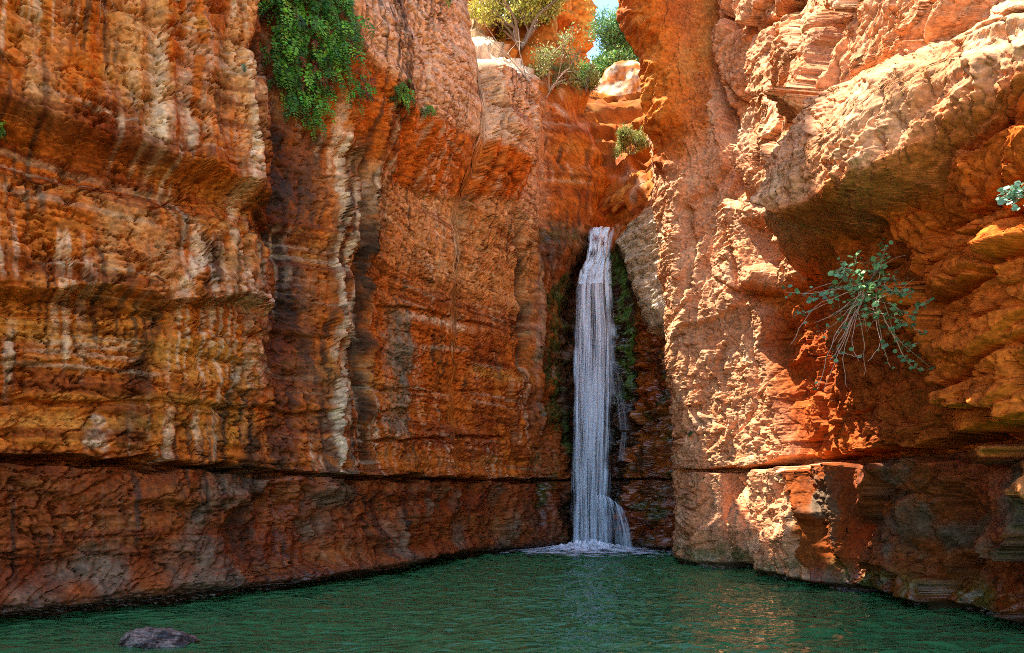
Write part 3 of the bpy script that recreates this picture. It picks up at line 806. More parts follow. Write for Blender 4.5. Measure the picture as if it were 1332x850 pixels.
    # ---- the big overhanging block
    bb = PL([(1036, 232), (1036, 170), (1062, 120), (1112, 94), (1220, 72), (1345, 52), (1500, 20), (1500, 90), (1345, 150), (1290, 178), (1215, 238), (1200, 244), (1130, 276), (1072, 294), (1048, 280)])
    m, sd = inside(S, Z, bb, 0.1)
    hb, _ = H_(S, Z, PL([(1040, 290), (1072, 294), (1130, 276), (1200, 244), (1215, 238), (1290, 178), (1345, 150), (1500, 90)]), 0.05, 213)
    hb0 = hb
    lip = sst(spx(1270, 160), spx(1190, 215), S)
    d += (0.32 + 0.32 * lip - 0.22 * np.clip(hb, 0, 2)) * sst(-0.10, 0.14, sd)
    # bed on top of it and the recess above
    bd = PL([(1112, 92), (1220, 62), (1332, 18), (1450, -20), (1450, 30), (1345, 50), (1220, 72)])
    m, sd = inside(S, Z, bd, 0.06); d += 0.14 * sst(-0.06, 0.12, sd)
    rc = PL([(1165, 62), (1205, 20), (1240, -60), (1460, -120), (1450, -22), (1332, 16), (1225, 56)])
    m, sd = inside(S, Z, rc, 0.12); d -= 0.35 * sst(-.1, .2, sd)
    d += m * 0.35 * facets(Sw * 1.4, Zw * 1.6, 34, .7, .6, .2)
    d += 0.30 * sst(7.4, 8.6, Z) * win(S, -9, spx(1105, 100), 0.3)
    # ---- middle upper face between the crack at 930 and the block
    mid = PL([(925, -80), (935, 80), (958, 215), (985, 260), (1036, 225), (1036, 170), (1062, 120), (1112, 92), (1165, 60), (1240, -80)], 0.8)
    m, sd = inside(S, Z, mid, 0.12); d += 0.22 * sst(-0.1, 0.3, sd)
    midm = m
    d += m * 0.75 * facets(Sw * 0.95, Zw * 0.7, 35, 0.75, 0.55, 0.18, 0.10)
    for pts, ww, dp in (([(926, -60), (934, 60), (946, 140), (962, 205), (966, 240)], 0.10, 0.55), ([(1020, -60), (1016, 40), (1040, 95), (1035, 140)], 0.16, 0.5),
                        ([(1000, 0), (992, 60), (1004, 120)], 0.10, 0.35), ([(985, 115), (975, 160), (968, 205)], 0.22, 0.40)):
        h, wn = V_(S, Z, PL(pts, 0.9), 0.06, int(pts[0][0]), 0.2); d -= wn * dp * np.exp(-(h / ww) ** 2)
    # ---- lit flank: undercut lower edge, grooves
    h, wn = H_(S, Z, PL([(1005, 395), (960, 405), (905, 428), (872, 440)], 0.35), 0.08, 211); d += wn * 0.14 * sst(-.03, .08, h) * np.exp(-np.maximum(h, 0) / .8)
    for pts, ww, dp in (([(962, 330), (972, 420), (985, 520)], 0.07, 0.25), ([(905, 270), (912, 330), (900, 420)], 0.09, 0.16)):
        h, wn = V_(S, Z, PL(pts, 0.4), 0.06, int(pts[0][0]) + 3, 0.2); d -= wn * dp * np.exp(-(h / ww) ** 2)
    # ---- dark prow that leans out at the top of the corner
    s1 = spx(912, 0.9); s2 = scor + 0.35
    zl = np.interp(Z, [0, 8.6, 12.0, 20], [0, 0, 1, 3])
    pr = sst(8.6, 9.4, Z) * (0.12 + 0.27 * np.maximum(Z - 9.4, 0))
    wp = win(S, scor - 0.30, scor + 0.35, 0.12)
    d += pr * wp
    d += 0.35 * wp * sst(8.3, 9.0, Z) * (ridged(S * 1.4, Z * 1.0, 4, 212) - 0.6)

    d = d.astype(F32)
    if pilot:
        gz = np.percentile(np.abs(np.diff(d, axis=0) / np.diff(zz)[:, None]), 85, axis=1)
        return s, zz, d, (0.5 * (zz[1:] + zz[:-1]), np.convolve(gz, np.ones(5) / 5, 'same'))
    # the finer relief and the stains run over the shaped face, not over the flat plan
    S0, Z0 = S, Z
    S = S0 + 1.25 * d; Z = Z0 + 0.4 * d
    Sw, Zw = S + wx, Z + wy
    # ---- weathered knobbly crust and finer relief
    crust = np.clip(1.0 - 0.75 * rm - 0.55 * lower * cave - 0.6 * wp * sst(8.3, 9, Z0), 0.15, 1)
    k1 = billow(Sw * 3.0 + Z * 0.7, Zw * 3.6, 4, 220, 0.62); k2 = billow(Sw * 8, Zw * 10 + S * 2, 3, 221, 0.65)
    f1, e, cid = worley(Sw * 5.5 + 0.2 * k2, Zw * 6.5, 36)
    knob = np.sqrt(np.clip(1.05 - f1 * f1, 0, 1)); patch = sst(-0.1, 0.25, fbm(S * 0.7, Z * 0.7, 3, 228))
    smoothp = sst(0.05, 0.3, fbm(S * 0.55, Z * 0.7, 3, 229))       # places where the crust has come away in flat flakes
    crust_r = crust * (1 - 0.65 * smoothp)
    fa = facets(Sw * 1.5 + .3 * Zw, Zw * 1.7, 37, 0.7, 0.9, 0.25, 0.09); fb = facets(Sw * 3.6, Zw * 4.2 + .5 * Sw, 38, 0.6, 1.0, 0.2, 0.10); fc = facets(Sw * 8.5, Zw * 9.5, 39, 0.6, 1.0, 0.1)
    fbig = facets(Sw * 0.62, Zw * 0.5, 40, 0.6, 0.8, 0.25, 0.05)
    vert = billow(Sw * 4.5 + .4 * fbm(Sw * 2, Zw * 2, 2, 41), Zw * 1.1, 3, 42, 0.6)
    amp = 0.35 + 0.9 * sst(-0.2, 0.25, fbm(S * 0.9 + 4, Z * 0.9, 3, 43))
    d += (0.4 + 0.6 * crust) * (0.17 * fbig + (0.06 + 0.10 * smoothp) * fa + (0.03 + 0.04 * smoothp) * fb) + 0.020 * fc
    d += crust * 0.11 * (vert - 0.35) * sst(0.1, -0.25, fbm(S * 0.6, Z * 0.5 + 7, 3, 44))
    d += crust_r * amp * (0.085 * (k1 - 0.35) + 0.055 * (k2 - 0.35) + 0.06 * patch * (knob - 0.6) * (0.4 + 1.2 * cid))
    d += crust * 0.055 * fbm(Sw * 1.7, Zw * 3.0, 4, 222, 0.6)
    rg = ridged(S * 1.8, Z * 2.2, 4, 223, 0.55); d += 0.035 * (rg - 0.6)
    d += 0.02 * fbm(Z * 2.2 + 0.9 * S + wx * 2, S * 0.5 - wy, 3, 224, 0.6)
    d += 0.012 * fbm(S * 20, Z * 22, 3, 225, 0.65)
    pits = fbm(S * 10, Z * 11, 2, 226); d -= crust * 0.05 * sst(0.4, 0.6, pits)
    gap = np.abs(fbm(Sw * 0.8 + .5 * Zw, Zw * 0.35, 2, 46)); d -= 0.16 * sst(0.035, 0.0, gap) * sst(-.1, .15, fbm(S * .5, Z * .6, 2, 47))   # long open fractures
    d -= 0.4 * (1 - sst(0.02, 0.14, Z0 + 0.05 * fbm(S * 1.2, S * 0, 3, 227))) * (0.4 + 0.6 * near)

    co = np.empty(S.shape + (3,), F32)
    for k in (0, 1): co[..., k] = np.interp(S0, s, w.B[:, k]) + np.interp(S0, s, w.N[:, k]) * d
    co[..., 2] = Z0
    # ------------------------------------------------ colour
    c = np.empty(S.shape + (3,), F32); c[:] = ORANGE
    lo = fbm(S / 1.8, Z / 1.5, 4, 230); m5 = fbm(S * 1.5, Z * 1.9, 5, 231, 0.6)
    c = cmix(c, RUST, sst(-0.05, 0.35, lo + 0.5 * m5) * 0.6)
    c = cmix(c, OCHRE, sst(0.05, 0.4, -lo + 0.5 * m5) * 0.55)
    skin = crust * sst(0.25, 0.8, crust)
    cavec = win(S0 - 0.50 * np.clip(Z0, 0, 2) + 0.35 * fbm(Z0 * 1.6, S0 * .6, 3, 215), spx(1420), spx(1080), 0.06)
    skin = skin * (1 - lower * cavec) * (1 - 0.85 * win(S0, scor - 0.75, scor + 0.35, 0.10) * sst(8.6, 9.4, Z0))  # pale skin taken off cave and prow, putting their shade into the colour
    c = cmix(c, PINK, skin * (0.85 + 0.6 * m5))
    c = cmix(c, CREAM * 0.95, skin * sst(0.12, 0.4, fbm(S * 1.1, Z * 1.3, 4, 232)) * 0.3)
    under = sst(-0.1, 0.14, inside(S0, Z0, bb, .1)[1]) * (1 - sst(0.0, 0.30, hb0 + 0.1 * m5)); c = cmix(c, np.array([0.54, 0.115, 0.012]), np.clip(rm * 0.7 + under, 0, 0.95))  # block underside turned orange: warm bounce light put into the colour
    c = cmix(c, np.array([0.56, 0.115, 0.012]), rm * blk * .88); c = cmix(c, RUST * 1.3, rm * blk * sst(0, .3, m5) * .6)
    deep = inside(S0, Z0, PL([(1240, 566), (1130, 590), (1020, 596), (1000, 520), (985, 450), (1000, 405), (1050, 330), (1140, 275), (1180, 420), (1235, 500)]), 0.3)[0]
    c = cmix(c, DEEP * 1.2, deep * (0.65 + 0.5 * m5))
    c = cmix(c, RUST * 0.55, lower * cavec * 0.9)  # cave and pillar flank darkened, their shade put into the colour
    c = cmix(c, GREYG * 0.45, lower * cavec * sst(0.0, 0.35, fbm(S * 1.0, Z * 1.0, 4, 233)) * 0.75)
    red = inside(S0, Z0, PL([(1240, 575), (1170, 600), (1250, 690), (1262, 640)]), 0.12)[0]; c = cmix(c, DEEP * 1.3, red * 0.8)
    algae = (1 - sst(0.25, 0.6, Z0 + 0.2 * fbm(S * 2, Z * 2, 3, 234)))
    c = cmix(c, MOSS * 1.2, algae * 0.75 * sst(-.2, .3, m5)); c = cmix(c, DARK, (1 - sst(0.06, 0.2, Z0)) * 0.85)
    g1 = fbm(S * 18, Z * 18, 3, 240, 0.65); g2 = fbm(S * 5, Z * 6, 4, 241, 0.6)
    c = c * np.clip(1 + 0.8 * g1 + 0.5 * g2, 0.4, 1.7)[..., None]
    wet = np.clip(0.8 * (1 - sst(0.15, 0.5, Z0)) + 0.25 * lower * cave, 0, 1)
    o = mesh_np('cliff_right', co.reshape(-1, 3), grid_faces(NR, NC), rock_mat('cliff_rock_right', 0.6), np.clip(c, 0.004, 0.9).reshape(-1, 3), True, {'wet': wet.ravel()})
    tag(o, 'sunlit knobbly right canyon wall with overhanging blocks above the pool', 'cliff', kind='structure')
    w.co = co
    return w


WR = build_right(1250, 1150, build_right(500, 460, pilot=True))


# ================================================================== GROUND, WATER
def build_ground():
    xs = np.concatenate([np.linspace(-140, -14, 12), np.linspace(-12, 12, 60), np.linspace(14, 140, 12)])
    ys = np.concatenate([np.linspace(-140, -12, 14), np.linspace(-11, 24, 80), np.linspace(26, 160, 14)])
    X, Y = np.meshgrid(xs, ys)
    z = np.where(Y < 0, -0.9 + 1.4 * sst(0.2, 6, -Y) + np.maximum(-6 - Y, 0) * 0.012, -0.9) + 0.12 * fbm(X * .7, Y * .7, 4, 300)
    z += 6 * np.maximum(0, 1) * 0
    o = mesh_np('ground', np.stack([X, Y, z], -1).reshape(-1, 3), grid_faces(*X.shape), None)
    m, nt, out = new_mat('gravel'); L = nt.links.new
    p = nd(nt, 'ShaderNodeBsdfPrincipled'); p.inputs['Roughness'].default_value = 0.9
    n = nd(nt, 'ShaderNodeTexNoise'); n.inputs['Scale'].default_value = 9; n.inputs['Detail'].default_value = 7
    cr = nd(nt, 'ShaderNodeValToRGB'); cr.color_ramp.elements[0].color = (0.18, 0.10, 0.05, 1); cr.color_ramp.elements[1].color = (0.45, 0.30, 0.18, 1)
    tc = nd(nt, 'ShaderNodeTexCoord'); L(tc.outputs['Object'], n.inputs['Vector']); L(n.outputs['Fac'], cr.inputs['Fac']); L(cr.outputs['Color'], p.inputs['Base Color'])
    L(p.outputs['BSDF'], out.inputs['Surface']); o.data.materials.append(m)
    tag(o, 'stony stream bed', None, kind='structure')


def build_water():
    nx, ny = 420, 520
    u = np.linspace(0, 1, ny) ** 1.3
    ys = -3 + u * 25.0
    xs = np.linspace(-11, 8.5, nx)
    X, Y = np.meshgrid(xs, ys)
    r = np.hypot(X - 2.35, (Y - 19.3))                         # ripples run out from the fall
    amp = 0.022 + 0.04 * np.exp(-r / 3.5) + 0.012 * np.exp(-((X - 3.5) / 3.0) ** 2)
    wob = 1.2 * fbm(X * .5, Y * .5, 3, 310)
    z = amp * (0.7 * np.sin(r * 4.2 + 4 * wob) + 1.3 * fbm(X * 1.6, Y * 3.2, 4, 311, 0.6) + 0.8 * fbm(X * 4 + 2 * wob, Y * 7, 3, 312))
    top = np.stack([X, Y, z], -1).reshape(-1, 3); n = len(top)
    idx = np.arange(n).reshape(ny, nx)
    rim = np.concatenate([idx[0, :], idx[1:, -1], idx[-1, -2::-1], idx[-2:0:-1, 0]])
    low = top[rim].copy(); low[:, 2] = -2.5
    m_ = len(rim); j = np.arange(m_); jn = (j + 1) % m_
    side = np.stack([rim[jn], rim[j], n + j, n + jn], -1)
    corners = [n, n + nx - 1, n + nx - 1 + ny - 1, n + 2 * nx + ny - 3]
    o = mesh_np('pool_water', np.vstack([top, low]), np.vstack([grid_faces(ny, nx), side, [corners[::-1]]]), None)
    m, nt, out = new_mat('pool_water'); L = nt.links.new
    p = nd(nt, 'ShaderNodeBsdfPrincipled'); p.inputs['Roughness'].default_value = 0.05; p.inputs['IOR'].default_value = 1.33
    p.inputs['Base Color'].default_value = (0.036, 0.140, 0.044, 1)
    tc = nd(nt, 'ShaderNodeTexCoord')
    mp = nd(nt, 'ShaderNodeMapping'); mp.inputs['Scale'].default_value = (1.0, 2.2, 1.0)
    w1 = nd(nt, 'ShaderNodeTexNoise'); w1.inputs['Scale'].default_value = 2.6; w1.inputs['Detail'].default_value = 1.6; w1.inputs['Distortion'].default_value = 0.8
    L(tc.outputs['Object'], mp.inputs['Vector']); L(mp.outputs['Vector'], w1.inputs['Vector'])
    b = nd(nt, 'ShaderNodeBump'); b.inputs['Strength'].default_value = 1.0; b.inputs['Distance'].default_value = 0.12
    L(w1.outputs['Fac'], b.inputs['Height']); L(b.outputs['Normal'], p.inputs['Normal'])
    L(p.outputs['BSDF'], out.inputs['Surface']); o.data.materials.append(m)
    tag(o, 'green rippled pool water', None, kind='structure')


build_ground(); build_water()

# ================================================================== places on the rock
def hit(w, px, py):
    """the rock point that the photo shows at (px, py)"""
    if not hasattr(w, 'front'):
        c = w.co.reshape(-1, 3); c = c[c[:, 1] > 2]
        i = ((CX + FOC * c[:, 0] / c[:, 1]) / 3 + 200).astype(int); j = ((HZ - FOC * (c[:, 2] - CAMZ) / c[:, 1]) / 3 + 200).astype(int)
        ok = (i > 1) & (i < 898) & (j > 1) & (j < 698); c, i, j = c[ok], i[ok], j[ok]
        o = np.argsort(-c[:, 1], kind='stable')
        w.front = np.full((900, 700, 3), 1e6); w.front[i[o], j[o]] = c[o]
    i, j = int(px / 3 + 200), int(py / 3 + 200)
    for r in (1, 3, 8, 20, 60):
        q = w.front[max(i - r, 0):i + r + 1, max(j - r, 0):j + r + 1].reshape(-1, 3); q = q[q[:, 1] < 1e5]
        if len(q): return q[np.argmin(q[:, 1])].astype(float)
    raise ValueError('no rock there')


def noise3(p, f, o, seed):
    return (fbm(p[:, 0] * f, p[:, 1] * f, o, seed, .55) + fbm(p[:, 1] * f + 5, p[:, 2] * f, o, seed + 7, .55) + fbm(p[:, 2] * f, p[:, 0] * f + 9, o, seed + 13, .55)) / 1.7


def boulder(name, centre, radii, seed, base, top, mat, label, cuts=5, sub=6, rough=0.10, tilt=0.0, wet=0.0):
    import bmesh
    bm = bmesh.new(); bmesh.ops.create_icosphere(bm, subdivisions=sub, radius=1.0)
    v = np.array([q.co[:] for q in bm.verts]); f = np.array([[q.index for q in t.verts] for t in bm.faces]); bm.free()
    r = np.random.default_rng(seed)
    for k in range(cuts):                                          # flat broken faces
        n = r.normal(size=3); n /= np.linalg.norm(n); h = r.uniform(0.55, 0.85)
        dd = v @ n; over = np.maximum(dd - h, 0); v = v - over[:, None] * n * 0.85
    nn = v / np.linalg.norm(v, axis=1)[:, None]
    v = v + nn * (0.28 * noise3(v, 1.1, 2, seed) + rough * noise3(v, 3.0, 5, seed + 3) + 0.25 * rough * noise3(v, 11.0, 3, seed + 5))[:, None]
    up = v[:, 2] / (np.abs(v).max() + 1e-6)
    v = v * np.asarray(radii)
    c, s_ = math.cos(tilt), math.sin(tilt)
    v = np.stack([v[:, 0] * c + v[:, 2] * s_, v[:, 1], -v[:, 0] * s_ + v[:, 2] * c], -1)
    g = noise3(v / max(radii), 3.2, 4, seed + 21)
    cc = np.broadcast_to(np.asarray(base), v.shape).copy()
    cc = cmix(cc, top, sst(-0.15, 0.25, g + 0.25 * up)) * np.clip(1 + 1.2 * noise3(v / max(radii), 14, 3, seed + 31), .4, 1.7)[:, None]
    o = mesh_np(name, v, f, mat, np.clip(cc, .004, .9), True, {'wet': np.full(len(v), wet)})
    o.location = Vector([float(q) for q in centre])
    return tag(o, label, 'boulder' if 'boulder' in name else 'rock')


ROCKB = rock_mat('boulder_rock', 0.7)
boulder('boulder', (3.98, 24.2, 15.25), (1.25, 1.1, 1.35), 5, CREAM * 0.9, ORANGE, ROCKB, 'pale rounded boulder high in the gap beneath the feathery tree', 4, 5)
boulder('boulder', (3.62, 21.7, 10.55), (1.15, 0.9, 0.62), 9, RUST, OCHRE, ROCKB, 'ochre brown boulder wedged just above the lip of the waterfall', 6, 5, tilt=-0.5)
_pr = P(206, 836, 7.05)
boulder('pool_rock', (_pr[0], 7.05, 0.0), (0.36, 0.26, 0.16), 14, DARK * 0.6, np.array([0.19, 0.14, 0.11]), ROCKB, 'small dark wet rock poking out of the green pool', 4, 6, rough=0.2, wet=0.75)  # lighter top colour holds a painted highlight of the wet stone


# ------------------------------------------------------------------ far cliff behind the gap
def build_far():
    NC, NR = 420, 420
    w = Wall([(-9, 27.5), (-5, 30.0), (-1, 32), (2.0, 33.2), (3.0, 34.0), (3.7, 35.2), (4.2, 37.5), (4.2, 42)], 1, NC)
    s = w.s; z = np.linspace(12, 31, NR)
    S, Z = np.meshgrid(s, z); S = S.astype(F32); Z = Z.astype(F32)
    _, e, cid = worley(S * 0.45 + 0.4 * fbm(S * .5, Z * .5, 3, 401), Z * 0.38 + .3 * fbm(S * .5, Z * .5, 3, 402), 41)
    d = 1.1 * (cid - .5) - 0.35 * (1 - sst(.02, .2, e)) + 1.3 * fbm(S * .25, Z * .22, 4, 403) + 0.6 * (ridged(S * .8, Z * .9, 5, 404) - .6) + 0.25 * fbm(S * 2.5, Z * 3, 4, 405)
    d -= 0.10 * (Z - 22)
    d += 0.5 * sst(24.2, 24.5, Z) * (1 - sst(24.9, 25.3, Z))
    co = np.stack([w.B[None, :, 0] + w.N[None, :, 0] * d, w.B[None, :, 1] + w.N[None, :, 1] * d, Z], -1)
    c = np.empty(S.shape + (3,)); c[:] = ORANGE
    m = fbm(S * .8, Z * .9, 5, 406, .6)
    c = cmix(c, OCHRE, sst(0, .3, m) * .7); c = cmix(c, RUST, sst(0, .35, -m) * .8)
    c = c * np.clip(1 + fbm(S * 6, Z * 6, 4, 407), .4, 1.7)[..., None]
    o = mesh_np('cliff_back', co.reshape(-1, 3), grid_faces(NR, NC, True), rock_mat('cliff_rock_back', .8, 2, .4), c.reshape(-1, 3), True, {'wet': np.zeros(S.size)})
    tag(o, 'rough orange cliff behind the shrubs at the top of the canyon', None, kind='structure')


build_far()


# ------------------------------------------------------------------ waterfall
def water_mat(name, dens, streak_u, streak_z, tint=(0.74, 0.88, 0.99), lo=0.42, hi=0.62):
    m, nt, out = new_mat(name); L = nt.links.new
    au = nd(nt, 'ShaderNodeAttribute', attribute_name='u'); av = nd(nt, 'ShaderNodeAttribute', attribute_name='v'); ae = nd(nt, 'ShaderNodeAttribute', attribute_name='edge')
    cx = nd(nt, 'ShaderNodeCombineXYZ'); L(au.outputs['Fac'], cx.inputs['X']); L(av.outputs['Fac'], cx.inputs['Y'])
    mp = nd(nt, 'ShaderNodeMapping'); mp.inputs['Scale'].default_value = (streak_u, streak_z, 1); L(cx.outputs['Vector'], mp.inputs['Vector'])
    n = nd(nt, 'ShaderNodeTexNoise'); n.inputs['Scale'].default_value = 1; n.inputs['Detail'].default_value = 5; n.inputs['Roughness'].default_value = 0.62; n.inputs['Distortion'].default_value = 0.15
    L(mp.outputs['Vector'], n.inputs['Vector'])
    r = nd(nt, 'ShaderNodeMapRange'); r.inputs['From Min'].default_value = lo; r.inputs['From Max'].default_value = hi; r.inputs['To Min'].default_value = 0.04; r.inputs['To Max'].default_value = dens
    L(n.outputs['Fac'], r.inputs['Value'])
    mu = nd(nt, 'ShaderNodeMath', operation='MULTIPLY'); L(r.outputs['Result'], mu.inputs[0]); L(ae.outputs['Fac'], mu.inputs[1])
    d = nd(nt, 'ShaderNodeBsdfDiffuse'); d.inputs['Color'].default_value = (*tint, 1)
    tr = nd(nt, 'ShaderNodeBsdfTransparent')
    m3 = nd(nt, 'ShaderNodeMixShader'); L(mu.outputs[0], m3.inputs[0]); L(tr.outputs[0], m3.inputs[1]); L(d.outputs[0], m3.inputs[2])
    L(m3.outputs[0], out.inputs['Surface'])
    return m


def build_fall():
    root = empty('waterfall', (2.35, 19.9, 0), 'narrow white waterfall dropping down the dark alcove into the green pool', 'waterfall')
    c = WL.co.reshape(-1, 3)
    zs = np.linspace(9.9, -0.03, 340)
    ppx = CX + FOC * c[:, 0] / c[:, 1]
    m = (ppx > 754) & (ppx < 802) & (c[:, 1] > 18) & (c[:, 1] < 24.5) & (c[:, 2] < 11)
    cc = c[m]; k = np.clip(((9.9 - cc[:, 2]) / 9.93 * 339).astype(int), 0, 339)
    Yf = np.full(340, 99.0); np.minimum.at(Yf, k, np.where(cc[:, 2] < 9.92, cc[:, 1], 99))
    good = Yf < 90; Yf = np.interp(np.arange(340), np.flatnonzero(good), Yf[good])
    run = np.minimum.accumulate(Yf)                               # the water never falls back towards the rock
    k = np.ones(25) / 25; run = np.convolve(np.pad(run, 12, mode='edge'), k, 'valid')
    Yc = run - 0.07
    # left and right edge of the water in the photo, by height row
    rows = [255, 292, 300, 318, 338, 352, 380, 430, 520, 600, 650, 716]
    lft = [786, 772, 766, 764, 762, 754, 748, 746, 745, 744, 743, 741]
    rgt = [800, 800, 800, 798, 796, 795, 797, 802, 800, 797, 795, 798]
    py = HZ - (zs - CAMZ) / Yc * FOC
    xl = (np.interp(py, rows, lft) - CX) / FOC * Yc; xr = (np.interp(py, rows, rgt) - CX) / FOC * Yc
    NU = 90
    u = np.linspace(0, 1, NU)

    def sheet(name, off, i0, i1, mat, seed, l_in=0.0, r_in=0.0, bulge=0.12, amp=0.05, fade_top=0.0, low=1.0):
        z = zs[i0:i1]; U, ZZ = np.meshgrid(u, z)
        a = xl[i0:i1, None] + (xr - xl)[i0:i1, None] * (l_in + U * (1 - l_in - r_in))
        y = Yc[i0:i1, None] - off - bulge * np.sin(np.pi * U) + amp * fbm(U * 9, ZZ * 0.5, 3, seed) * 1.6
        a = a + 0.03 * fbm(U * 3, ZZ * 0.7, 3, seed + 4)
        edge = sst(0, 0.10, U + 0.10 * fbm(ZZ * 1.2, U * 2, 3, seed + 1)) * sst(0, 0.22, 1 - U + 0.16 * fbm(ZZ * 1.5, U * 2, 3, seed + 2))
        t = (ZZ - z[-1]) / (z[0] - z[-1])
        edge = edge * (sst(0, fade_top, 1 - t) if fade_top else 1) * lerp(low, 1, sst(0.0, 0.6, t))
        o = mesh_np(name, np.stack([a, y, ZZ + 0 * U], -1).reshape(-1, 3), grid_faces(len(z), NU), mat, None, True, {'u': U, 'v': ZZ, 'edge': edge})
        return child(o, root)
    it = int(np.argmin(np.abs(py - 330)))
    mtop = water_mat('foaming_water', 0.95, 7, 3.0, lo=0.36, hi=0.55)
    mcur = water_mat('falling_water', 0.80, 10, 0.20, lo=0.42, hi=0.58)
    mcur2 = water_mat('falling_water_front', 0.60, 22, 0.40, (0.88, 0.94, 1.0), 0.42, 0.62)
    i_s = int(np.argmin(np.abs(py - 297)))
    sheet('upper_stream', 0.02, i_s, it + 30, mtop, 500, 0, 0, 0.08, 0.10)
    sheet('falling_curtain', 0.0, it, 340, mcur, 510, 0.0, 0.0, 0.10, 0.05, 0.08, 0.75)
    sheet('front_curtain', 0.09, it + 6, 340, mcur2, 520, 0.03, 0.12, 0.12, 0.07, 0.1, 0.65)
    # crisp strands
    g = Geo()
    for i in range(34):
        uu = rng.beta(1.2, 1.3); i0 = int(it - 15 + rng.integers(0, 150)); i1 = min(339, i0 + int(rng.integers(40, 190)))
        if uu > 0.72: i0 = int(it + 40 + rng.integers(0, 60)); i1 = min(339, i0 + int(rng.integers(25, 90)))
        ii = np.arange(i0, i1, 6)
        if len(ii) < 4: continue
        x = xl[ii] + (xr - xl)[ii] * uu + 0.012 * np.cumsum(rng.normal(size=len(ii))) * 0.6
        y = Yc[ii] - 0.14 - 0.10 * math.sin(math.pi * uu) - rng.uniform(0, .1)
        n = len(ii); r = rng.uniform(0.002, 0.005)
        h = n // 2
        pts = np.stack([x, y, zs[ii]], -1)
        g.tube(pts[:h + 1], 0.001, r, (0.8, 0.85, 0.92), 4); g.tube(pts[h:], r, 0.001, (0.8, 0.85, 0.92), 4)
    ms, nt, out = new_mat('water_strand')
    p = nd(nt, 'ShaderNodeBsdfPrincipled'); p.inputs['Base Color'].default_value = (0.78, 0.85, 0.94, 1); p.inputs['Roughness'].default_value = 0.3
    tr = nd(nt, 'ShaderNodeBsdfTransparent'); mx = nd(nt, 'ShaderNodeMixShader'); mx.inputs[0].default_value = 0.4
    nt.links.new(tr.outputs[0], mx.inputs[1]); nt.links.new(p.outputs[0], mx.inputs[2]); nt.links.new(mx.outputs[0], out.inputs['Surface'])
    child(g.build('water_strands', ms), root)
    # side cascade: water running over a step and fanning out on the right
    YB = float(Yc[-1])
    nv = 60; U, Vv = np.meshgrid(np.linspace(0, 1, 50), np.linspace(0, 1, nv))
    tx0 = 772 + 38 * U; ty0 = 646 + 16 * U ** 1.5 - 5 * np.sin(np.pi * U)
    bx = 778 + 48 * U; by = 716 + 0 * U
    pxx = lerp(tx0, bx, Vv ** 0.6); pyy = lerp(ty0, by, Vv)
    Y = YB - 0.02 - 0.28 * Vv ** 0.5 - 0.10 * np.sin(np.pi * U)
    co = np.stack([(pxx - CX) / FOC * Y, Y, CAMZ + (HZ - pyy) / FOC * Y], -1)
    edge = sst(0, .12, U) * sst(0, .10, 1 - U) * lerp(1.0, 0.45, Vv) * (0.35 + 0.65 * sst(0.42, 0.9, np.abs(U - 0.35) * 2) + 0.8 * np.exp(-Vv * 9))
    o = mesh_np('side_cascade', co.reshape(-1, 3), grid_faces(nv, 50), water_mat('cascade_water', 0.8, 16, 1.2, lo=.40, hi=.6), None, True, {'u': U, 'v': Vv * 1.6, 'edge': np.clip(edge, 0, 1)})
    child(o, root)
    # thin trickles over the wet steps
    for (x0, y0, x1, y1, wd) in ((806, 515, 812, 560, 9), (812, 562, 808, 600, 6), (798, 470, 804, 515, 10)):
        a = hit(WL, x0, y0); Y0 = a[1] - 0.05
        U, Vv = np.meshgrid(np.linspace(0, 1, 14), np.linspace(0, 1, 30))
        pxx = lerp(x0, x1, Vv) + 1.6 * wd * (U - .5) * (1 + .4 * Vv); pyy = lerp(y0, y1, Vv)
        Yy = np.full(U.shape, Y0)
        for r_ in range(30):
            Yy[r_] = min(Y0, hit(WL, lerp(x0, x1, r_ / 29), lerp(y0, y1, r_ / 29))[1] - 0.04)
        Yy = np.minimum.accumulate(Yy, axis=0)
        co = np.stack([(pxx - CX) / FOC * Yy, Yy, CAMZ + (HZ - pyy) / FOC * Yy], -1)
        o = mesh_np('trickle', co.reshape(-1, 3), grid_faces(30, 14), mcur2, None, True, {'u': U * .25, 'v': Vv, 'edge': sst(0, .3, U) * sst(0, .3, 1 - U) * 0.4})
        child(o, root)
    # foam and splash at the foot
    nx, ny = 240, 150
    xx = np.linspace(-0.6, 5.0, nx); yy = np.linspace(16.2, 20.3, ny); X, Yg = np.meshgrid(xx, yy)
    r = np.sqrt(((X - 2.1) / 1.45) ** 2 + ((Yg - 18.9) / 1.5) ** 2)
    fo = fbm(X * 2.2, Yg * 2.6, 5, 530, .62)
    z = 0.085 + 0.25 * np.exp(-(r / 0.55) ** 2) * (0.4 + 1.4 * np.abs(fbm(X * 5, Yg * 6, 4, 531))) + 0.03 * fo
    e = np.clip(0.85 * sst(1.8, 0.4, r + 2.2 * fo) + sst(1.1, 0.2, np.hypot((X - 2.1) / 1.2, (Yg - 19.4) / 0.8) + .9 * fo), 0, 1)
    o = mesh_np('splash_foam', np.stack([X, Yg, z], -1).reshape(-1, 3), grid_faces(ny, nx), water_mat('foam', 1.0, 5, 7, (0.92, 0.95, 0.97), .30, .50), None, True, {'u': X, 'v': Yg, 'edge': e})
    child(o, root)


build_fall()


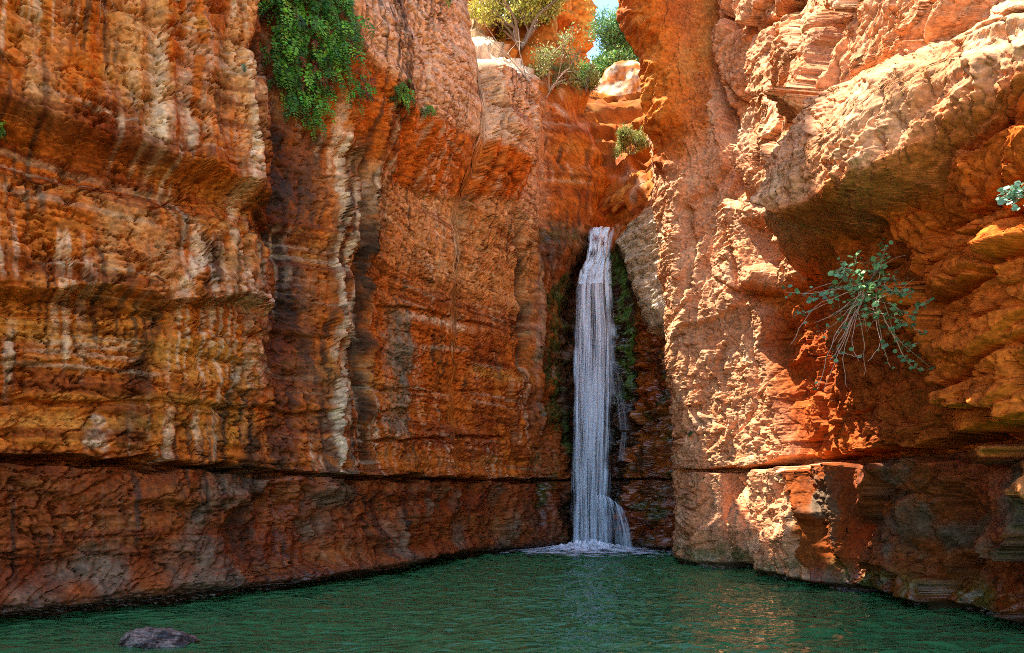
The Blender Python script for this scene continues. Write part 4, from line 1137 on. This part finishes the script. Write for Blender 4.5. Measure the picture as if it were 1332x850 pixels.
# ------------------------------------------------------------------ plants
def leaf_mat(name, trans=0.25, rough=0.5):
    m, nt, out = new_mat(name); L = nt.links.new
    ca = nd(nt, 'ShaderNodeVertexColor', layer_name='Col')
    p = nd(nt, 'ShaderNodeBsdfPrincipled'); p.inputs['Roughness'].default_value = rough; p.inputs['Specular IOR Level'].default_value = 0.3
    n = nd(nt, 'ShaderNodeTexNoise'); n.inputs['Scale'].default_value = 30
    tc = nd(nt, 'ShaderNodeTexCoord'); L(tc.outputs['Object'], n.inputs['Vector'])
    mr = nd(nt, 'ShaderNodeMapRange'); mr.inputs['To Min'].default_value = 0.7; mr.inputs['To Max'].default_value = 1.3; L(n.outputs['Fac'], mr.inputs['Value'])
    vm = nd(nt, 'ShaderNodeVectorMath', operation='SCALE'); L(ca.outputs['Color'], vm.inputs[0]); L(mr.outputs['Result'], vm.inputs['Scale'])
    L(vm.outputs['Vector'], p.inputs['Base Color'])
    t = nd(nt, 'ShaderNodeBsdfTranslucent'); L(vm.outputs['Vector'], t.inputs['Color'])
    mx = nd(nt, 'ShaderNodeMixShader'); mx.inputs[0].default_value = trans; L(p.outputs[0], mx.inputs[1]); L(t.outputs[0], mx.inputs[2]); L(mx.outputs[0], out.inputs['Surface'])
    return m


LEAF = leaf_mat('leaf'); BARK = leaf_mat('bark', 0.0, 0.8); DRY = leaf_mat('dry_stem', 0.1, 0.8)


def leaflet(g, base, direction, normal, ln, wd, col):
    d = direction / (np.linalg.norm(direction) + 1e-9); sd = np.cross(d, normal); sd /= np.linalg.norm(sd) + 1e-9
    nn = np.cross(sd, d)
    v = [base, base + d * ln * .45 + sd * wd * .5 - nn * wd * .15, base + d * ln - nn * ln * .12, base + d * ln * .45 - sd * wd * .5 - nn * wd * .15]
    g.add(v, [(0, 1, 2, 3)], col)


def frond(gl, gs, root, out, ln, rs, green, stemcol=(0.05, 0.03, 0.015), droop=1.0, npin=9):
    """an arching fern frond with paired leaflets"""
    up = np.array([0, 0, 1.0])
    d = out + 0.5 * rs.normal(size=3) * np.array([1, .6, .6]) + up * rs.uniform(-.2, .5); d /= np.linalg.norm(d)
    n = npin + 2; pts = [np.asarray(root, float)]
    for i in range(n):
        pts.append(pts[-1] + d * ln / n)
        d = d - up * droop * (3.4 / n); d /= np.linalg.norm(d)
    pts = np.array(pts); gs.tube(pts[::2], 0.004, 0.0015, stemcol, 3)
    sh = rs.uniform(0.3, 1.5)
    for i in range(2, len(pts)):
        dd = pts[i] - pts[i - 1]; dd /= np.linalg.norm(dd)
        side = np.cross(dd, out + 0.2 * rs.normal(size=3)); side /= np.linalg.norm(side) + 1e-9
        wl = ln * 0.13 * math.sin(math.pi * min(0.97, (i - 1) / (n - .5)) ** 0.7) + 0.012
        for sg in (-1, 1):
            dr = side * sg + dd * 0.5 + 0.3 * rs.normal(size=3)
            leaflet(gl, pts[i], dr, out + 0.4 * rs.normal(size=3), wl * rs.uniform(.8, 1.3), wl * .45, np.clip(np.asarray(green) * sh * rs.uniform(.7, 1.3, size=3), 0.003, 1))


def fern(px_poly, count, ln, label, seed, bulge=0.35, greens=((0.07, 0.27, 0.02), (0.15, 0.36, 0.03), (0.04, 0.16, 0.02), (0.10, 0.30, 0.02)), dead=0.04, group=None, name='fern'):
    rs = np.random.default_rng(seed)
    pp = np.array(px_poly, float); lo, hi = pp.min(0), pp.max(0)
    cen = hit(WL, *pp.mean(0)) if pp.mean(0)[1] > 4 else hit(WL, pp.mean(0)[0], 20)
    root = empty(name, cen, label, 'fern', group)
    gl, gs, gd = Geo(), Geo(), Geo(); k = 0; tries = 0
    out0 = np.array([0.55, -0.83, 0.0])
    while k < count and tries < count * 30:
        tries += 1
        q = rs.uniform(lo, hi); ins = False
        for i in range(len(pp)):
            (x0, y0), (x1, y1) = pp[i], pp[(i + 1) % len(pp)]
            if (y0 > q[1]) != (y1 > q[1]) and q[0] < (x1 - x0) * (q[1] - y0) / (y1 - y0) + x0: ins = not ins
        if not ins: continue
        k += 1
        b = hit(WL, q[0], q[1])
        ed = min(1.0, min(np.hypot(*(q - np.array(p_))) for p_ in pp) / (0.45 * (hi - lo).min() + 1))
        b = b + out0 * rs.uniform(-0.05, bulge) * (0.3 + 0.7 * ed) + np.array([0, 0, rs.uniform(0, .12)])
        if rs.random() < dead * 2: frond(gd, gs, b, out0, ln * rs.uniform(.6, 1), rs, (0.16, 0.03, 0.01))
        else: frond(gl, gs, b, out0, ln * rs.uniform(.45, 1.35), rs, greens[int(rs.integers(0, len(greens)))])
    child(gl.build('fronds', LEAF, False), root); child(gs.build('stems', BARK), root)
    if gd.n: child(gd.build('dead_fronds', LEAF, False), root)
    return root


fern([(352, -45), (350, 40), (352, 92), (366, 128), (384, 142), (392, 166), (416, 168), (420, 130), (436, 100), (458, 72), (462, 48), (448, 8), (436, -45)], 760, 0.46,
     'large dense green fern hanging from the top of the left cliff', 601, 0.55)
G = 'small ferns in the orange scoop'
fern([(452, 108), (486, 104), (486, 128), (462, 140), (455, 150)], 46, 0.30, 'dark straggly fern right under the edge of the big hanging fern', 602, 0.15, dead=0.12, group=G)
fern([(514, 116), (536, 118), (536, 136), (520, 140)], 40, 0.26, 'round bright green fern tuft in the middle of the orange scoop edge', 603, 0.18, dead=0, group=G)
fern([(549, 142), (564, 144), (562, 154), (551, 154)], 20, 0.22, 'smallest round fern tuft at the lower right of the scoop edge', 604, 0.12, dead=0, group=G)
fern([(-8, 160), (6, 165), (8, 186), (-8, 192)], 22, 0.22, 'small dark fern in a pocket at the left edge of the photo', 605, 0.10, dead=0)
fern([(583, -2), (592, -2), (592, 8), (584, 8)], 9, 0.22, 'tiny green sprig at the top of the corner beside the sunlit ledge', 606, 0.1, dead=0)
fern([(317, 90), (322, 90), (322, 100), (317, 100)], 5, 0.12, 'tiny pale green sprig in the dark groove left of the big fern', 607, 0.05, greens=((0.12, 0.2, 0.08),), dead=0)


def twigs(name, label, cat, wall, lines, r0, col, seed, out=0.25, mat=None, fork=2):
    """dry stems: each line is (start px, end px, sag)"""
    rs = np.random.default_rng(seed)
    cen = hit(wall, *lines[0][0]); root = empty(name, cen, label, cat)
    for (a, b, sag) in lines:
        g = Geo()
        A = hit(wall, *a); Y1 = A[1] - out * rs.uniform(.4, 1.2)
        B = P(b[0], b[1], Y1)
        t = np.linspace(0, 1, 9)[:, None]
        pts = A * (1 - t) + B * t; pts[:, 2] += (np.sin(np.pi * t) * sag)[:, 0]; pts += rs.normal(size=pts.shape) * 0.006
        g.tube(pts, r0, r0 * .35, np.asarray(col) * rs.uniform(.7, 1.3), 4)
        for _ in range(fork):
            i = int(rs.integers(3, 8)); dv = (pts[8] - pts[i]) * .6 + rs.normal(size=3) * 0.12 * np.linalg.norm(B - A)
            g.tube(np.array([pts[i], pts[i] + dv * .5 + [0, 0, .01], pts[i] + dv]), r0 * .55, r0 * .2, np.asarray(col) * rs.uniform(.7, 1.3), 3)
        child(g.build('stem', mat or DRY), root)
    return root


STRAW = (0.42, 0.24, 0.10)
twigs('dry_grass', 'tuft of dry grass stalks sticking up beside the right edge of the big fern', 'dry grass', WL,
      [((462, 70), (478, 18), .05), ((463, 70), (492, 28), .08), ((464, 72), (510, 14), .05), ((463, 71), (498, 45), .08), ((464, 73), (485, 40), .05), ((466, 74), (512, 62), .12), ((465, 74), (470, 32), .02),
       ((466, 76), (520, 78), .1), ((466, 78), (482, 112), .12), ((468, 78), (476, 120), .1), ((466, 75), (505, 30), .1)], 0.006, STRAW, 621, 0.35)
twigs('dead_plant', 'tangle of pale dead stems hanging below the left side of the big fern', 'dead plant', WL,
      [((352, 118), (347, 158), .05), ((356, 112), (344, 140), .06), ((362, 114), (350, 150), .08), ((384, 72), (338, 118), .02), ((372, 122), (346, 158), .1), ((366, 118), (358, 146), .06), ((412, 125), (348, 155), .05), ((352, 120), (336, 132), .05)],
      0.005, STRAW, 622, 0.3, fork=3)
twigs('dry_roots', 'thin dry roots dangling at the top edge of the upper left block', 'dead plant', WL,
      [((132, -10), (130, 32), 0), ((140, -10), (152, 16), .02), ((164, -8), (160, 12), .0), ((252, 8), (226, 44), .02), ((240, 2), (205, 20), .02), ((135, 2), (138, 24), .0)], 0.005, STRAW, 623, 0.2)
twigs('dry_roots', 'thin bent dry root at the foot of the orange scoop', 'dead plant', WL,
      [((565, 212), (542, 234), .05), ((521, 228), (540, 233), .0), ((540, 234), (552, 250), .0)], 0.008, (0.12, .06, .03), 624, 0.1)


twigs('dead_branches', 'bare pale branches lying across the white sunlit ledge at the top', 'dead branch', WL,
      [((694, 104), (630, 58), .15), ((690, 104), (604, 34), .2), ((700, 112), (655, 66), .1), ((706, 122), (660, 90), .1), ((688, 100), (668, 40), .05), ((712, 124), (742, 88), .1)], 0.018, (.45, .36, .27), 625, 0.4, fork=3)


def leaf_disc(g, c, n, r, col):
    n = n / (np.linalg.norm(n) + 1e-9); a = np.cross(n, [0.3, 0.2, .9]); a /= np.linalg.norm(a); b = np.cross(n, a)
    t = np.linspace(0, 2 * np.pi, 7)[:-1]
    v = c + r * (np.cos(t)[:, None] * a + 0.85 * np.sin(t)[:, None] * b); v[::2] += n * r * .12
    g.add(v, [(0, 1, 2, 3), (3, 4, 5, 0)], col)


def build_caper():
    rs = np.random.default_rng(640)
    A = hit(WR, 1150, 352); Y0 = A[1] - 0.9
    root = empty('caper_bush', A, 'spreading bush with round green leaves and trailing bare stems on the shaded right wall', 'bush')
    gb, gl = Geo(), Geo()
    C0 = P(1128, 372, Y0)
    st = np.array([A + (A - C0) * .15, A * .6 + C0 * .4 + [0, 0, .08], C0])
    gb.tube(st, 0.022, 0.014, (.30, .20, .12), 6)
    BR = [((1120, 388), (1085, 440), (1064, 505)), ((1118, 392), (1095, 450), (1071, 508)), ((1115, 405), (1098, 460), (1101, 503)), ((1117, 405), (1124, 450), (1125, 488)),
          ((1141, 405), (1148, 450), (1158, 477)), ((1140, 420), (1144, 448), (1129, 471)), ((1145, 380), (1168, 440), (1216, 482)), ((1145, 345), (1155, 390), (1172, 428)),
          ((1112, 378), (1060, 400), (1028, 448)), ((1110, 372), (1064, 381), (1021, 380)), ((1108, 378), (1056, 404), (1032, 411)), ((1120, 385), (1092, 415), (1072, 433)),
          ((1144, 362), (1147, 338), (1151, 322)), ((1158, 362), (1176, 372), (1182, 412)), ((1182, 412), (1190, 428), (1201, 432)), ((1180, 412), (1196, 398), (1212, 387)),
          ((1120, 362), (1106, 350), (1090, 350)), ((1116, 384), (1100, 420), (1084, 446)), ((1158, 430), (1176, 450), (1196, 446)), ((1170, 452), (1182, 474), (1203, 482)),
          ((1112, 388), (1080, 412), (1060, 420)), ((1116, 400), (1092, 450), (1080, 470)), ((1150, 372), (1172, 384), (1186, 380)), ((1120, 395), (1108, 440), (1118, 470)), ((1090, 452), (1104, 462), (1122, 462))]
    for a, b, c in BR:
        dp = rs.uniform(-.25, .45)
        pts = catmull([C0 * .5 + .5 * P(a[0], a[1], Y0), P(a[0], a[1], Y0 - .1 * dp), P(b[0], b[1], Y0 - dp * .7), P(c[0], c[1], Y0 - dp)], 5)
        pts = pts + rs.normal(size=pts.shape) * 0.005
        g1 = Geo(); g1.tube(pts, 0.0062, 0.0028, np.array([.46, .27, .19]) * rs.uniform(.8, 1.25), 4); child(g1.build('stem', BARK), root)
        leafy = 0.9 if (c[0] > 1150 or c[1] < 420) else 0.12
        for q in pts[3:]:
            for _ in range(3):
                if rs.random() < leafy * 0.6:
                    leaf_disc(gl, q + rs.normal(size=3) * .03, rs.normal(size=3) + np.array([-.4, -.6, .8]), rs.uniform(.016, .032), np.array([.12, .24, .11]) * rs.uniform(.6, 1.4))
    for _ in range(260):                                           # the leafy heart
        q = np.array([1128, 380]) + rs.normal(size=2) * np.array([25, 25])
        if q[1] > 430 or q[0] < 1080: continue
        p = P(q[0], q[1], Y0 - rs.normal() * .16)
        leaf_disc(gl, p, rs.normal(size=3) * .8 + np.array([-.4, -.6, .8]), rs.uniform(.012, .042), np.array([.13, .25, .085]) * rs.uniform(.4, 1.5))
        if rs.random() < .2:
            e = p + rs.normal(size=3) * .12; gb.tube(np.array([p, (p + e) / 2 + [0, 0, .02], e]), .004, .002, (.4, .25, .17), 3)
    for cx_, cy_ in ((1094, 352), (1100, 344), (1058, 388), (1076, 384)):
        for _ in range(10):
            leaf_disc(gl, P(cx_ + rs.normal() * 6, cy_ + rs.normal() * 4, Y0 - .1 * rs.normal()), rs.normal(size=3) + np.array([-.4, -.6, .8]), rs.uniform(.018, .035), np.array([.13, .25, .12]) * rs.uniform(.6, 1.4))
    child(gb.build('twigs', BARK), root); child(gl.build('leaves', LEAF, False), root)
    # sprig at the right edge
    A = hit(WR, 1345, 262); r2 = empty('caper_sprig', A, 'small pale green leafy sprig poking out at the right edge of the photo', 'plant')
    g, gl = Geo(), Geo()
    for e in ((1300, 262), (1304, 256), (1312, 250), (1318, 266)):
        B = P(e[0], e[1], A[1] - .25); pts = np.array([A, A * .5 + B * .5 + [0, 0, .05], B]); pts = catmull(pts, 4); g.tube(pts, .006, .002, (.4, .26, .16), 4)
        for q in pts[3:]:
            for _ in range(4): leaf_disc(gl, q + rs.normal(size=3) * .03, rs.normal(size=3) + np.array([-.4, -.6, .8]), rs.uniform(.015, .03), np.array([.14, .26, .16]) * rs.uniform(.7, 1.4))
    child(g.build('stems', BARK), r2); child(gl.build('leaves', LEAF, False), r2)
    A = hit(WR, 895, 559); r3 = fern_on(WR, A, 8, 0.14, 'tiny green sprig low on the sunlit right wall beside the alcove')


def fern_on(wall, A, n, ln, label):
    rs = np.random.default_rng(651); root = empty('sprig', A, label, 'plant'); gl, gs = Geo(), Geo()
    for _ in range(n): frond(gl, gs, A, np.array([-.7, -.7, .2]), ln * rs.uniform(.7, 1.2), rs, (0.06, 0.16, 0.03), npin=6)
    child(gl.build('leaves', LEAF, False), root); child(gs.build('stems', BARK), root)
    return root


build_caper()


def shrub(name, foot, height, spread, label, cat, cols, seed, n_main=7, leaves=9, lsize=0.07, trunk=0.05, upright=0.5, feather=False, barkc=(.22, .15, .10), bare=0.0, group=None):
    """branching shrub or small tree: trunk and limbs, with small leaves along the outer twigs"""
    rs = np.random.default_rng(seed); foot = np.asarray(foot, float)
    root = empty(name, foot, label, cat, group); gb, gl = Geo(), Geo()

    def grow(p, d, ln, r, lev):
        n = 5; pts = [p]
        for i in range(n):
            d = d + rs.normal(size=3) * .16 + np.array([0, 0, .05 * upright - (.05 if feather and lev >= 2 else 0)]); d /= np.linalg.norm(d)
            pts.append(pts[-1] + d * ln / n)
        pts = np.array(pts); gb.tube(pts, r, r * .55, np.asarray(barkc) * rs.uniform(.7, 1.3), 4 if lev else 6)
        if lev >= 2 and rs.random() >= bare:
            for q in pts[1:]:
                sh = rs.uniform(.5, 1.4)
                for _ in range(leaves):
                    dr = rs.normal(size=3) + d * (1.6 if feather else .4) + (np.array([0, 0, -.5]) if feather else 0)
                    leaflet(gl, q + rs.normal(size=3) * lsize * .9, dr, rs.normal(size=3), lsize * rs.uniform(.7, 1.5), lsize * (.28 if feather else .6),
                            np.asarray(cols[int(rs.integers(0, len(cols)))]) * sh * rs.uniform(.8, 1.2))
        if lev < 3:
            for k in range((3, 4, 4)[lev] if lev else 3):
                i = int(rs.integers(2, n + 1))
                nd_ = d * .7 + rs.normal(size=3) * .55 * np.array([spread, spread, .7]); nd_[2] += upright * .3
                grow(pts[i], nd_ / np.linalg.norm(nd_), ln * rs.uniform(.5, .75), r * .5, lev + 1)
    for k in range(n_main):
        a = 2 * np.pi * (k + rs.uniform(0, .7)) / n_main; lean = rs.uniform(.15, .75) * spread
        d = np.array([math.cos(a) * lean, math.sin(a) * lean, 1.0]); d /= np.linalg.norm(d)
        grow(foot + rs.normal(size=3) * [.05, .05, 0], d, height * rs.uniform(.36, .5), trunk, 0)
    child(gb.build('branches', BARK), root)
    if gl.n: child(gl.build('leaves', LEAF, False), root)
    return root


YEL = ((.46, .44, .07), (.36, .38, .07), (.54, .46, .11)); GRN = ((.10, .24, .04), (.17, .30, .05), (.07, .17, .03)); OLV = ((.26, .32, .08), (.36, .37, .11))
shrub('shrub', hit(WL, 676, 62), 2.9, 0.9, 'large yellow green shrub above the white sunlit ledge', 'shrub', YEL, 701, 7, 5, 0.085, 0.05)
shrub('shrub', hit(WL, 718, 118), 1.7, 1.2, 'sparse half bare shrub right below the large yellow shrub', 'shrub', OLV, 702, 5, 3, 0.07, 0.03, bare=.45, barkc=(.42, .30, .2))
shrub('shrub', hit(WL, 640, 30), 1.4, 1.1, 'low yellowish shrub at the left end of the upper ledge', 'shrub', YEL, 703, 5, 3, 0.08, 0.03, bare=.25)
shrub('bush', P(783, 122, 27.0), 2.0, 1.2, 'dense green bush in front of the feathery tree in the gap', 'bush', GRN + OLV[:1], 704, 8, 7, 0.10, 0.04)
shrub('tamarisk_tree', P(812, 118, 28.0), 3.3, 0.55, 'feathery blue green tree against the sky in the gap', 'tree', ((.10, .24, .07), (.15, .30, .09), (.20, .33, .10)), 705, 5, 8, 0.16, 0.07, 1.0, True)
shrub('shrub', hit(WL, 822, 205), 1.1, 1.0, 'thin olive shrub on the slope against the right wall', 'shrub', OLV, 706, 4, 3, 0.07, 0.02, bare=.2)
shrub('shrub', hit(WL, 762, 122), 0.9, 1.2, 'small olive shrub on the ridge below the green bush', 'shrub', OLV, 707, 4, 3, 0.06, 0.02, bare=.3)

# ================================================================== LIGHT, SKY, CAMERA
SUN_EL, SUN_AZ = math.radians(64), math.atan2(-0.97, 0.24)      # azimuth measured from +Y towards +X
to_sun = Vector((math.sin(SUN_AZ) * math.cos(SUN_EL), math.cos(SUN_AZ) * math.cos(SUN_EL), math.sin(SUN_EL)))
sl = bpy.data.lights.new('sun', 'SUN'); sl.energy = 4.6; sl.angle = math.radians(0.5); sl.color = (1.0, 0.95, 0.87)
so = bpy.data.objects.new('sun', sl); COL.objects.link(so); so.rotation_euler = (-to_sun).to_track_quat('-Z', 'Y').to_euler(); so.location = (-20, 20, 40)
W = bpy.data.worlds.new('World'); SC.world = W; W.use_nodes = True
nt = W.node_tree; nt.nodes.clear()
sky = nt.nodes.new('ShaderNodeTexSky'); sky.sky_type = 'NISHITA'; sky.sun_disc = False
sky.sun_elevation = SUN_EL; sky.sun_rotation = SUN_AZ % (2 * math.pi); sky.altitude = 0; sky.dust_density = 0.1; sky.air_density = 1.0; sky.ozone_density = 3.0
bg = nt.nodes.new('ShaderNodeBackground'); bg.inputs["Strength"].default_value = 0.15
wo = nt.nodes.new('ShaderNodeOutputWorld')
nt.links.new(sky.outputs['Color'], bg.inputs['Color']); nt.links.new(bg.outputs['Background'], wo.inputs['Surface'])

cam = bpy.data.cameras.new('camera'); cam.sensor_width = 36; cam.lens = 36 * FOC / 1332
cam.shift_y = (HZ - 425) / 1332; cam.clip_start = 0.05; cam.clip_end = 2000
camo = bpy.data.objects.new('camera', cam); COL.objects.link(camo); camo.location = (0, 0, CAMZ); camo.rotation_euler = (math.radians(90), 0, 0)
SC.camera = camo
SC.render.engine = 'CYCLES'
SC.cycles.max_bounces = 8; SC.cycles.diffuse_bounces = 5; SC.cycles.glossy_bounces = 3; SC.cycles.transparent_max_bounces = 24
SC.cycles.filter_width = 0.9; SC.cycles.use_denoising = False; SC.cycles.denoising_prefilter = 'ACCURATE'; SC.cycles.caustics_reflective = False; SC.cycles.caustics_refractive = False
SC.cycles.sample_clamp_indirect = 3
vs = SC.view_settings; vs.view_transform = 'Standard'; vs.look = 'None'; vs.exposure = 2.12; vs.gamma = 1; vs.use_curve_mapping = False
